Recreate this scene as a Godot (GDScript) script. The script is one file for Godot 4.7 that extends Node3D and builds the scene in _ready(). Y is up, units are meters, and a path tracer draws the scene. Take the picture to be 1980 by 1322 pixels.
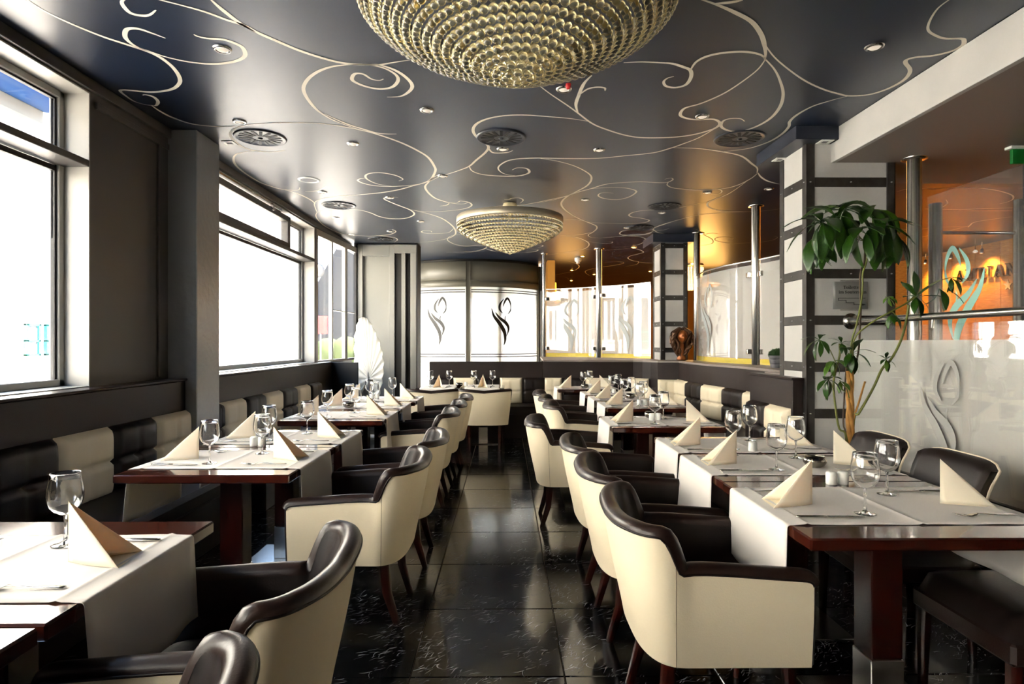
extends Node3D
# Places are written as (x to the right, height, depth away from the entrance): V(x, h, d) turns them into y-up metres.

var M := {}
var used_names := {}
var rng := RandomNumberGenerator.new()
const H := 2.81          # main ceiling
const HL := 2.584        # lower ceiling on the right
const T := 0.72          # table height

func V(x, h, d) -> Vector3:
	return Vector3(x, h, -d)

# ---------------------------------------------------------------- shape helpers
func begin(flat := true) -> SurfaceTool:
	var st := SurfaceTool.new()
	st.begin(Mesh.PRIMITIVE_TRIANGLES)
	st.set_smooth_group(-1 if flat else 0)
	return st

func tri(st, a: Vector3, b: Vector3, c: Vector3, out: Vector3):
	if (a - c).cross(a - b).dot(out) < 0.0:
		var k = b
		b = c
		c = k
	st.add_vertex(a)
	st.add_vertex(b)
	st.add_vertex(c)

func face(st, p: Array, out: Vector3):
	for i in range(1, p.size() - 1):
		tri(st, p[0], p[i], p[i + 1], out)

# a box with chamfered edges, lo to hi, placed by a transform
func box(st, lo: Vector3, hi: Vector3, b := 0.004, t := Transform3D.IDENTITY):
	var c := (lo + hi) * 0.5
	var h := ((hi - lo) * 0.5).abs()
	b = minf(b, minf(h.x, minf(h.y, h.z)) * 0.49)
	var at = func(k: int, s: Vector3) -> Vector3:
		var v := Vector3(s.x * (h.x - b), s.y * (h.y - b), s.z * (h.z - b))
		v[k] = s[k] * h[k]
		return t * (c + v)
	for k in 3:
		var k1 := (k + 1) % 3
		var k2 := (k + 2) % 3
		for s in [-1.0, 1.0]:
			var p := []
			for q in [[-1.0, -1.0], [1.0, -1.0], [1.0, 1.0], [-1.0, 1.0]]:
				var v := Vector3()
				v[k] = s
				v[k1] = q[0]
				v[k2] = q[1]
				p.append(at.call(k, v))
			var o := Vector3()
			o[k] = s
			face(st, p, t.basis * o)
		if b < 0.0005:
			continue
		for s1 in [-1.0, 1.0]:
			for s2 in [-1.0, 1.0]:
				var v0 := Vector3()
				v0[k] = -1.0
				v0[k1] = s1
				v0[k2] = s2
				var v1 := v0
				v1[k] = 1.0
				var o := v0
				o[k] = 0.0
				face(st, [at.call(k1, v0), at.call(k1, v1), at.call(k2, v1), at.call(k2, v0)], t.basis * o)
	if b < 0.0005:
		return
	for sx in [-1.0, 1.0]:
		for sy in [-1.0, 1.0]:
			for sz in [-1.0, 1.0]:
				var s := Vector3(sx, sy, sz)
				tri(st, at.call(0, s), at.call(1, s), at.call(2, s), t.basis * s)

# box given in (x, height, depth)
func dbox(st, x0, x1, h0, h1, d0, d1, b := 0.004):
	box(st, Vector3(minf(x0, x1), minf(h0, h1), -maxf(d0, d1)), Vector3(maxf(x0, x1), maxf(h0, h1), -minf(d0, d1)), b)

# rows of points to a sheet of quads
func grid(st, rows: Array, flip := false, closed := false, uv := false, cap0 := false):
	var n: int = rows.size()
	for i in n - 1:
		var m: int = rows[i].size()
		for j in (m if closed else m - 1):
			var j2 := (j + 1) % m
			var q = [rows[i][j], rows[i][j2], rows[i + 1][j2], rows[i + 1][j]]
			var w = [Vector2(j, i), Vector2(j + 1, i), Vector2(j + 1, i + 1), Vector2(j, i + 1)]
			for k in ([0, 2, 1, 0, 3, 2] if flip else [0, 1, 2, 0, 2, 3]):
				if uv:
					st.set_uv(Vector2(w[k].x / float(m - 1), w[k].y / float(n - 1)))
				st.add_vertex(q[k])

# a closed sheet with thickness along given normals
func slab(st, rows: Array, nrm: Array, th: float):
	var back := []
	for i in rows.size():
		var r := []
		for j in rows[i].size():
			r.append(rows[i][j] - nrm[i][j] * th)
		back.append(r)
	grid(st, rows)
	grid(st, back, true)
	var n: int = rows.size()
	var m: int = rows[0].size()
	grid(st, [back[0], rows[0]])
	grid(st, [rows[n - 1], back[n - 1]])
	var l0 := []
	var l1 := []
	var r0 := []
	var r1 := []
	for i in n:
		l0.append(rows[i][0])
		l1.append(back[i][0])
		r0.append(rows[i][m - 1])
		r1.append(back[i][m - 1])
	grid(st, [l0, l1])
	grid(st, [r1, r0])

# profile of (radius, height) turned about the y axis; goes up on the outside
func lathe(st, prof: Array, seg := 24, at := Vector3.ZERO):
	var rows := []
	for p in prof:
		var r := []
		for k in seg:
			var a := TAU * k / seg
			r.append(at + Vector3(cos(a) * p.x, p.y, sin(a) * p.x))
		rows.append(r)
	grid(st, rows, false, true)

func tube(st, pts: Array, rad, sides := 8, cap := true, sx := 1.0):
	var rows := []
	var n: int = pts.size()
	var up := Vector3.UP
	for i in n:
		var t: Vector3 = (pts[mini(i + 1, n - 1)] - pts[maxi(i - 1, 0)]).normalized()
		if i == 0:
			up = Vector3.UP if absf(t.y) < 0.9 else Vector3.RIGHT
		var s := t.cross(up).normalized()
		up = s.cross(t).normalized()
		var r: float = rad[i] if rad is Array else rad
		var row := []
		for k in sides:
			var a := TAU * k / sides
			row.append(pts[i] + s * cos(a) * r * sx + up * sin(a) * r)
		rows.append(row)
	grid(st, rows, true, true)
	if cap:
		face(st, rows[0], pts[0] - pts[1])
		face(st, rows[n - 1], pts[n - 1] - pts[n - 2])

# bar of oblong section swept along points: half widths across and up
func bar(st, pts: Array, hw: Array, hh: Array, side: Vector3):
	var rows := []
	var n: int = pts.size()
	for i in n:
		var t: Vector3 = (pts[mini(i + 1, n - 1)] - pts[maxi(i - 1, 0)]).normalized()
		var s := (side - t * side.dot(t)).normalized()
		var u := s.cross(t).normalized()
		var row := []
		for q in [[-1, -0.5], [-0.6, -1], [0.6, -1], [1, -0.5], [1, 0.5], [0.6, 1], [-0.6, 1], [-1, 0.5]]:
			row.append(pts[i] + s * q[0] * hw[i] + u * q[1] * hh[i])
		rows.append(row)
	grid(st, rows, false, true)
	face(st, rows[0], pts[0] - pts[1])
	face(st, rows[n - 1], pts[n - 1] - pts[n - 2])

# flat outline (Vector2) given thickness: mapped by a transform, outline in its xy plane, from z = 0 to z = depth
func plate(st, poly: PackedVector2Array, depth: float, t := Transform3D.IDENTITY):
	var idx := Geometry2D.triangulate_polygon(poly)
	for k in range(0, idx.size(), 3):
		for z in [0.0, depth]:
			var p := []
			for q in 3:
				var v := poly[idx[k + q]]
				p.append(t * Vector3(v.x, v.y, z))
			tri(st, p[0], p[1], p[2], t.basis * Vector3(0, 0, 1 if z > 0.0 else -1))
	var turn := 1.0 if not Geometry2D.is_polygon_clockwise(poly) else -1.0
	for i in poly.size():
		var a := poly[i]
		var b := poly[(i + 1) % poly.size()]
		var o := Vector2(b.y - a.y, a.x - b.x) * turn
		face(st, [t * Vector3(a.x, a.y, 0), t * Vector3(b.x, b.y, 0), t * Vector3(b.x, b.y, depth), t * Vector3(a.x, a.y, depth)], t.basis * Vector3(o.x, o.y, 0))

func done(st) -> ArrayMesh:
	st.index()
	st.generate_normals()
	return st.commit()

func rail(a: Array, steps := 6) -> Array:      # smooth curve through points
	var out := []
	var n := a.size()
	for i in n - 1:
		var p0 = a[maxi(i - 1, 0)]
		var p3 = a[mini(i + 2, n - 1)]
		for k in steps:
			var t := float(k) / steps
			out.append(a[i].cubic_interpolate(a[i + 1], p0, p3, t))
	out.append(a[n - 1])
	return out

# ---------------------------------------------------------------- naming helpers
func numbered(called: String) -> String:
	var n: int = used_names.get(called, 0)
	used_names[called] = n + 1
	return called if n == 0 else "%s_%03d" % [called, n]

func obj(called: String, mesh: Mesh, m, parent: Node = null, at := Vector3.ZERO) -> MeshInstance3D:
	var o := MeshInstance3D.new()
	o.name = numbered(called) if parent == null else called
	o.mesh = mesh
	o.material_override = m
	o.position = at
	(parent if parent else self).add_child(o, true)
	return o

func tag(o: Node, label: String, category: String, group := "") -> Node:
	o.set_meta("label", label)
	o.set_meta("category", category)
	if group:
		o.set_meta("group", group)
	return o

func thing(called: String, label: String, category: String, at := Vector3.ZERO, turn := 0.0, group := "") -> Node3D:
	var o := Node3D.new()
	o.name = numbered(called)
	add_child(o, true)
	o.position = at
	o.rotation.y = turn
	tag(o, label, category, group)
	return o

func struct(called: String, mesh: Mesh, m, label := "") -> MeshInstance3D:
	var o := obj(called, mesh, m)
	o.set_meta("kind", "structure")
	if label:
		o.set_meta("label", label)
	return o

func copy_of(proto: Node3D, called: String, label: String, at: Vector3, turn := 0.0) -> Node3D:
	var r: Node3D
	if not proto.has_meta("placed"):
		r = proto
		proto.set_meta("placed", true)
	else:
		r = proto.duplicate()
		r.name = numbered(called)
		add_child(r, true)
	r.position = at
	r.rotation = Vector3(0, turn, 0)
	r.set_meta("label", label)
	return r

# ---------------------------------------------------------------- materials
func mat(called: String, c: Color, rough := 0.6, metal := 0.0, spec := 0.5) -> StandardMaterial3D:
	var m := StandardMaterial3D.new()
	m.resource_name = called
	m.albedo_color = c
	m.roughness = rough
	m.metallic = metal
	m.metallic_specular = spec
	M[called] = m
	return m

func noise_tex(freq: float, ramp: Array, seed_n := 1, size := 512, type := FastNoiseLite.TYPE_SIMPLEX_SMOOTH, octaves := 4, as_normal := false, bump := 4.0) -> NoiseTexture2D:
	var n := FastNoiseLite.new()
	n.seed = seed_n
	n.frequency = freq
	n.noise_type = type
	n.fractal_octaves = octaves
	var t := NoiseTexture2D.new()
	t.width = size
	t.height = size
	t.seamless = true
	t.noise = n
	if as_normal:
		t.as_normal_map = true
		t.bump_strength = bump
	elif ramp.size():
		var g := Gradient.new()
		g.offsets = PackedFloat32Array(ramp.map(func(r): return r[0]))
		g.colors = PackedColorArray(ramp.map(func(r): return r[1]))
		t.color_ramp = g
	return t

func tri_map(m: StandardMaterial3D, scale: Vector3):
	m.uv1_triplanar = true
	m.uv1_scale = scale

func marble_image(n: int) -> ImageTexture:
	var im := Image.create(n, n, false, Image.FORMAT_RGB8)
	var r := RandomNumberGenerator.new()
	r.seed = 77
	var cloud := FastNoiseLite.new()
	cloud.seed = 5
	cloud.frequency = 0.006
	cloud.fractal_octaves = 4
	for y in n:
		for x in n:
			var k := cloud.get_noise_2d(x, y) * 0.5 + 0.5
			var c := 0.035 + 0.075 * k * k
			im.set_pixel(x, y, Color(c * 0.98, c, c * 1.08))
	var dens := FastNoiseLite.new()
	dens.seed = 9
	dens.frequency = 0.004
	for s in 5000:
		var p := Vector2(r.randf() * n, r.randf() * n)
		var k := dens.get_noise_2d(p.x, p.y)
		if k < -0.18 + 0.35 * r.randf():
			continue
		var a := 0.55 + r.randf_range(-0.4, 0.4) + k * 0.6
		var steps := int(r.randf_range(6, 48))
		var b := r.randf_range(0.12, 0.7)
		var w := r.randf_range(0.3, 1.2)
		for i in steps:
			a += r.randf_range(-0.16, 0.16)
			p += Vector2(cos(a), -sin(a)) * 1.5
			var f := b * sin(PI * (i + 0.5) / steps)
			for dx in range(-2, 3):
				for dy in range(-2, 3):
					var q := Vector2(floor(p.x) + dx, floor(p.y) + dy)
					var fall := clampf(w + 0.5 - q.distance_to(p - Vector2(0.5, 0.5)), 0.0, 1.0) * f
					if fall > 0.0:
						var xi := posmod(int(q.x), n)
						var yi := posmod(int(q.y), n)
						im.set_pixel(xi, yi, im.get_pixel(xi, yi).lerp(Color(0.95, 0.96, 0.98), fall))
	return ImageTexture.create_from_image(im)

func make_materials():
	var m: StandardMaterial3D
	# paint and building
	m = mat("navy_ceiling", Color(0.072, 0.118, 0.192), 0.36, 0.0, 0.6)
	mat("scroll_paint", Color(0.88, 0.85, 0.78), 0.6)
	mat("frame_grey", Color(0.30, 0.285, 0.275), 0.45)
	mat("reveal_grey", Color(0.62, 0.61, 0.58), 0.4)
	m = mat("pillar_grey", Color(0.52, 0.53, 0.53), 0.27, 0.0, 0.7)
	m.normal_enabled = true
	m.normal_scale = 0.25
	m.normal_texture = noise_tex(0.02, [], 8, 512, FastNoiseLite.TYPE_SIMPLEX_SMOOTH, 3, true, 5.0)
	tri_map(m, Vector3(1.4, 1.4, 1.4))
	mat("seal_black", Color(0.05, 0.05, 0.05), 0.6)
	mat("panel_grey", Color(0.56, 0.555, 0.53), 0.42)
	mat("header_grey", Color(0.37, 0.36, 0.32), 0.4, 0.0)
	m = mat("white_board", Color(0.70, 0.695, 0.685), 0.6)
	m.albedo_texture = noise_tex(0.01, [[0.0, Color(0.95, 0.95, 0.95)], [1.0, Color(1, 1, 1)]], 12, 256)
	tri_map(m, Vector3(0.8, 0.8, 0.8))
	mat("soffit_paint", Color(0.50, 0.455, 0.43), 0.5)
	mat("soffit_navy", Color(0.13, 0.15, 0.20), 0.4)
	m = mat("iron_strap", Color(0.21, 0.20, 0.19), 0.5, 0.35)
	m.albedo_texture = noise_tex(0.02, [[0.0, Color(0.75, 0.75, 0.75)], [1.0, Color(1.15, 1.12, 1.1)]], 21, 256)
	tri_map(m, Vector3(2, 2, 2))
	mat("bolt_steel", Color(0.72, 0.72, 0.72), 0.3, 1.0)
	mat("plain_wall", Color(0.55, 0.52, 0.48), 0.7)
	mat("dark_wall", Color(0.12, 0.11, 0.10), 0.6)
	mat("orange_wall", Color(0.80, 0.56, 0.22), 0.55)
	m = mat("wood_wall", Color(1, 1, 1), 0.5)
	m.albedo_texture = noise_tex(0.008, [[0.0, Color(0.56, 0.37, 0.15)], [0.45, Color(0.72, 0.51, 0.23)], [0.6, Color(0.64, 0.44, 0.19)], [1.0, Color(0.78, 0.57, 0.28)]], 31, 512)
	tri_map(m, Vector3(0.5, 4.0, 0.5))
	# floor
	var marble := marble_image(1024)
	m = mat("black_marble", Color(1, 1, 1), 0.16, 0.0, 0.6)
	m.albedo_texture = marble
	m.roughness_texture = noise_tex(0.01, [[0.0, Color(0.6, 0.6, 0.6)], [1.0, Color(1, 1, 1)]], 41, 256)
	m = mat("black_marble_plain", Color(0.09, 0.09, 0.095), 0.12)
	mat("grout", Color(0.52, 0.45, 0.36), 0.8)
	# leather, cloth
	for q in [["cream_leather", Color(0.88, 0.83, 0.725), 0.46], ["dark_leather", Color(0.105, 0.075, 0.07), 0.42], ["rim_leather", Color(0.14, 0.09, 0.075), 0.34], ["panel_leather", Color(0.135, 0.095, 0.085), 0.5]]:
		m = mat(q[0], q[1], q[2], 0.0, 0.5 if q[0] == "cream_leather" else 0.38)
		m.normal_enabled = true
		m.normal_scale = 0.22
		m.normal_texture = M["cream_leather"].normal_texture if M["cream_leather"].normal_texture else noise_tex(0.06, [], 51, 512, FastNoiseLite.TYPE_CELLULAR, 2, true, 3.0)
		tri_map(m, Vector3(5, 5, 5))
	mat("seam_thread", Color(0.55, 0.50, 0.41), 0.8)
	m = mat("table_linen", Color(0.86, 0.84, 0.82), 0.85)
	m.normal_enabled = true
	m.normal_scale = 0.12
	m.normal_texture = noise_tex(0.05, [], 61, 512, FastNoiseLite.TYPE_SIMPLEX, 2, true, 2.0)
	tri_map(m, Vector3(9, 9, 9))
	m.backlight_enabled = true
	m.backlight = Color(0.5, 0.46, 0.36)
	m = mat("napkin_paper", Color(0.985, 0.955, 0.87), 0.85)
	m.backlight_enabled = true
	m.backlight = Color(0.58, 0.44, 0.11)
	# wood and metal
	m = mat("table_wood", Color(1, 1, 1), 0.16)
	m.albedo_texture = noise_tex(0.01, [[0.0, Color(0.185, 0.068, 0.045)], [0.5, Color(0.22, 0.080, 0.050)], [1.0, Color(0.26, 0.098, 0.058)]], 71, 512)
	m.clearcoat_enabled = true
	m.clearcoat = 0.6
	m.clearcoat_roughness = 0.06
	tri_map(m, Vector3(1.2, 6, 6))
	m = mat("leg_wood", Color(1, 1, 1), 0.25)
	m.albedo_texture = M["table_wood"].albedo_texture
	m.albedo_color = Color(0.85, 0.75, 0.72)
	tri_map(m, Vector3(6, 1.2, 6))
	mat("steel", Color(0.84, 0.83, 0.81), 0.25, 1.0)
	mat("polished_steel", Color(0.70, 0.69, 0.67), 0.10, 1.0)
	mat("dark_chrome", Color(0.55, 0.53, 0.50), 0.12, 1.0)
	mat("aged_brass", Color(0.62, 0.55, 0.36), 0.35, 1.0)
	mat("ivory_enamel", Color(0.82, 0.76, 0.60), 0.4)
	mat("aged_silver", Color(0.72, 0.68, 0.60), 0.42, 0.7)
	mat("sign_grey", Color(0.52, 0.52, 0.51), 0.45, 0.2)
	mat("porcelain", Color(0.90, 0.90, 0.88), 0.2)
	mat("white_plastic", Color(0.88, 0.88, 0.86), 0.4)
	mat("black_plastic", Color(0.045, 0.05, 0.06), 0.5)
	mat("vent_metal", Color(0.14, 0.155, 0.19), 0.38)
	mat("grille_grey", Color(0.45, 0.45, 0.46), 0.6)
	mat("etch_dark", Color(0.10, 0.095, 0.09), 0.6)
	mat("etch_grey", Color(0.58, 0.60, 0.60), 0.6)
	mat("etch_pale", Color(0.60, 0.60, 0.585), 0.6)
	mat("teal_film", Color(0.58, 0.78, 0.74), 0.6)
	mat("olive_film", Color(0.78, 0.70, 0.10), 0.6)
	# glass
	m = mat("pane_glass", Color(1, 1, 1, 0.02), 0.0)
	m.transparency = BaseMaterial3D.TRANSPARENCY_ALPHA
	m = mat("wine_glass", Color(1, 1, 1, 0.02), 0.0, 0.0, 0.32)
	m.transparency = BaseMaterial3D.TRANSPARENCY_ALPHA
	m = mat("solid_glass", Color(1, 1, 1, 0.0), 0.0)
	m.refraction_enabled = true
	m.refraction_scale = 0.05
	m = mat("crystal", Color(0.95, 0.92, 0.80, 0.06), 0.01)
	m.refraction_enabled = true
	m.refraction_scale = 0.05
	m = mat("frost_film", Color(0.90, 0.91, 0.89, 0.80), 0.5)
	m.transparency = BaseMaterial3D.TRANSPARENCY_ALPHA
	m.backlight_enabled = true
	m.backlight = Color(0.9, 0.92, 0.92)
	m = mat("screen_film", Color(0.82, 0.82, 0.80, 0.52), 0.5)
	m.transparency = BaseMaterial3D.TRANSPARENCY_ALPHA
	m.backlight_enabled = true
	m.backlight = Color(0.7, 0.7, 0.68)
	# plants, sculpture
	m = mat("leaf_green", Color(0.165, 0.32, 0.055), 0.34)
	m.albedo_texture = noise_tex(0.02, [[0.0, Color(0.55, 0.65, 0.5)], [1.0, Color(1.1, 1.05, 0.9)]], 81, 256)
	tri_map(m, Vector3(4, 4, 4))
	m.backlight_enabled = true
	m.backlight = Color(0.22, 0.34, 0.05)
	m = mat("leaf_light", Color(0.26, 0.40, 0.09), 0.4)
	m.backlight_enabled = true
	m.backlight = Color(0.35, 0.45, 0.08)
	mat("moss_green", Color(0.10, 0.22, 0.03), 0.9)
	mat("stem_green", Color(0.36, 0.38, 0.13), 0.6)
	m = mat("trunk_bark", Color(1, 1, 1), 0.7)
	m.albedo_texture = noise_tex(0.03, [[0.0, Color(0.50, 0.33, 0.12)], [1.0, Color(0.78, 0.58, 0.28)]], 91, 256)
	tri_map(m, Vector3(5, 1.5, 5))
	mat("stem_brown", Color(0.26, 0.19, 0.12), 0.7)
	m = mat("zinc", Color(0.50, 0.50, 0.52), 0.5, 0.4)
	m.albedo_texture = noise_tex(0.02, [[0.0, Color(0.5, 0.5, 0.5)], [1.0, Color(1.2, 1.2, 1.2)]], 95, 256)
	tri_map(m, Vector3(3, 9, 3))
	m = mat("bronze_hair", Color(0.30, 0.19, 0.11), 0.3, 0.5)
	m = mat("bronze_face", Color(0.50, 0.27, 0.09), 0.35, 0.45)
	m = mat("white_pleat", Color(0.90, 0.89, 0.86), 0.75)
	m.backlight_enabled = true
	m.backlight = Color(0.5, 0.5, 0.46)
	# outside
	mat("white_render", Color(0.93, 0.92, 0.89), 0.9)
	mat("street", Color(0.72, 0.70, 0.68), 0.9)
	mat("slate_gable", Color(0.15, 0.155, 0.175), 0.7)
	mat("hedge_green", Color(0.20, 0.25, 0.10), 0.9)
	mat("teal_paint", Color(0.10, 0.55, 0.55), 0.5)
	mat("sign_red", Color(0.72, 0.10, 0.12), 0.5)
	mat("sign_white", Color(0.92, 0.92, 0.90), 0.5)
	mat("window_dark", Color(0.25, 0.28, 0.30), 0.15)
	mat("awning_blue", Color(0.16, 0.36, 0.62), 0.8)
	mat("awning_cream", Color(0.82, 0.80, 0.74), 0.8)
	mat("exit_green", Color(0.02, 0.42, 0.16), 0.4)
	# things that give off light
	for q in [["warm_bulb", Color(1.0, 0.70, 0.30), 14.0], ["cool_bulb", Color(1.0, 0.94, 0.85), 0.16], ["amber_bulb", Color(1.0, 0.66, 0.22), 0.8], ["crystal_lit", Color(1.0, 0.82, 0.52), 0.9]]:
		m = mat(q[0], q[1], 0.4)
		m.emission_enabled = true
		m.emission = q[1]
		m.emission_energy_multiplier = q[2]
		m.albedo_color = q[1] * 0.6

# ---------------------------------------------------------------- the room
func window_in(called: String, label: String, z0: float, z1: float, top: float, transom: bool, x_in := -2.40, x_out := -2.60):
	var w := Node3D.new()
	w.name = numbered(called)
	w.set_meta("kind", "structure")
	w.set_meta("label", label)
	add_child(w, true)
	var st := begin()       # light painted reveals round the opening
	dbox(st, x_out, x_in + 0.002, 1.03, 1.045, z0, z1, 0.002)
	dbox(st, x_out, x_in + 0.002, top - 0.01, top, z0, z1, 0.002)
	dbox(st, x_out, x_in + 0.002, 1.03, top, z0, z0 + 0.01, 0.002)
	dbox(st, x_out, x_in + 0.002, 1.03, top, z1 - 0.01, z1, 0.002)
	obj("reveal", done(st), M.reveal_grey, w)
	st = begin()
	for b in [[1.045, 1.085, z0, z1], [top - 0.05, top - 0.01, z0, z1]]:
		dbox(st, x_out, x_out + 0.06, b[0], b[1], b[2], b[3])
	dbox(st, x_out, x_out + 0.06, 1.045, top - 0.01, z0 + 0.01, z0 + 0.05)
	dbox(st, x_out, x_out + 0.06, 1.045, top - 0.01, z1 - 0.05, z1 - 0.01)
	obj("frame", done(st), M.reveal_grey, w)
	st = begin()
	dbox(st, x_out + 0.02, x_out + 0.045, 1.085, top - 0.05, z1 - 0.065, z1 - 0.05, 0.001)
	dbox(st, x_out + 0.02, x_out + 0.045, top - 0.062, top - 0.05, z0 + 0.05, z1 - 0.05, 0.001)
	obj("seal", done(st), M.seal_black, w)
	if transom:
		st = begin()
		dbox(st, x_out, x_in + 0.006, 2.305, 2.345, z0 + 0.01, z1 - 0.01)
		obj("transom", done(st), M.frame_grey, w)
		st = begin()
		dbox(st, x_out + 0.02, x_out + 0.045, 2.27, 2.30, z0 + 0.05, z1 - 0.05, 0.001)
		obj("seal", done(st), M.seal_black, w)
		for h in [[1.085, 2.305], [2.345, top - 0.05]]:
			st = begin()
			dbox(st, x_out + 0.026, x_out + 0.034, h[0], h[1], z0 + 0.05, z1 - 0.065, 0.0)
			obj("pane", done(st), M.pane_glass, w)
	else:
		st = begin()
		dbox(st, x_out + 0.026, x_out + 0.034, 1.085, top - 0.05, z0 + 0.05, z1 - 0.065, 0.0)
		obj("pane", done(st), M.pane_glass, w)
	return w

func scroll_line(st, w: float, a: Array):
	var pts := []
	for i in range(0, a.size(), 2):
		pts.append(Vector2(a[i], a[i + 1]))
	pts = rail(pts, 7)
	var n := pts.size()
	var lo := []
	var hi := []
	for i in n:
		var t: Vector2 = (pts[mini(i + 1, n - 1)] - pts[maxi(i - 1, 0)]).normalized()
		var s := Vector2(-t.y, t.x)
		var k := float(i) / (n - 1)
		var f := w * 0.5 * clampf(0.32 + 2.2 * minf(k, 1.0 - k), 0.3, 1.0)
		lo.append(V(pts[i].x - s.x * f, H - 0.0015, pts[i].y - s.y * f))
		hi.append(V(pts[i].x + s.x * f, H - 0.0015, pts[i].y + s.y * f))
	for i in n - 1:
		face(st, [lo[i], hi[i], hi[i + 1], lo[i + 1]], Vector3.DOWN)

var ceiling: Node3D

func scroll(w: float, a: Array):
	var st := begin()
	scroll_line(st, w, a)
	obj("painted_scroll", done(st), M.scroll_paint, ceiling)

func build_floor():
	var st := begin()
	dbox(st, -2.62, 7.5, -0.2, -0.012, -2.7, 17.4, 0.0)
	var fl := struct("floor", done(st), M.grout, "floor of polished black marble tiles with white veins")
	# six cuts of the stone, laid in turn; 3 mm joints
	var cuts := []
	for v in 6:
		st = begin()
		var a := 0.2985
		var c := 0.0025
		var o := Vector2(rng.randf(), rng.randf())
		var turn := (v % 2) * PI
		var q := [[-a, 0.0, -a], [a, 0.0, -a], [a, 0.0, a], [-a, 0.0, a]]
		var up := []
		var low := []
		for p in q:
			up.append(Vector3(p[0] - signf(p[0]) * c, 0.0, p[2] - signf(p[2]) * c))
			low.append(Vector3(p[0], -0.0025, p[2]))
		var uvq = func(p: Vector3): return o + (Vector2(p.x, p.z) * 0.9).rotated(turn)
		var put = func(ps: Array, out: Vector3):
			for k in [[0, 1, 2], [0, 2, 3]]:
				var t := [ps[k[0]], ps[k[1]], ps[k[2]]]
				if (t[0] - t[2]).cross(t[0] - t[1]).dot(out) < 0.0:
					t = [t[0], t[2], t[1]]
				for p in t:
					st.set_uv(uvq.call(p))
					st.add_vertex(p)
		put.call(up, Vector3.UP)
		for k in 4:
			var k2 := (k + 1) % 4
			var out: Vector3 = (low[k] + low[k2]) * 0.5
			put.call([up[k], up[k2], low[k2], low[k]], out + Vector3.UP * 0.2)
			var d0: Vector3 = low[k] + Vector3.DOWN * 0.0095
			var d1: Vector3 = low[k2] + Vector3.DOWN * 0.0095
			put.call([low[k], low[k2], d1, d0], out)
		cuts.append(done(st))
	for i in 10:
		for j in 16:
			var x := -2.47 + 0.6 * i
			var d := 0.264 + 0.602 * j
			if x < -1.9 and d < 8.0 or d > 8.6 and x > 1.0 or x > 2.7 and d > 4.4:
				continue
			obj("tile", cuts[(i * 5 + j * 7 + (i * j) % 3) % 6], M.black_marble, fl, V(x, 0, d))
	st = begin()
	for r in [[3.25, 7.4, -2.6, 17.2], [-2.4, 3.24, -2.6, -0.05], [0.9, 3.24, 9.6, 17.2]]:
		dbox(st, r[0], r[1], -0.012, 0.0, r[2], r[3], 0.0)
	var rest := obj("tile_field", done(st), M.black_marble_plain, fl)
	rest.set_meta("kind", "stuff")

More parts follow.
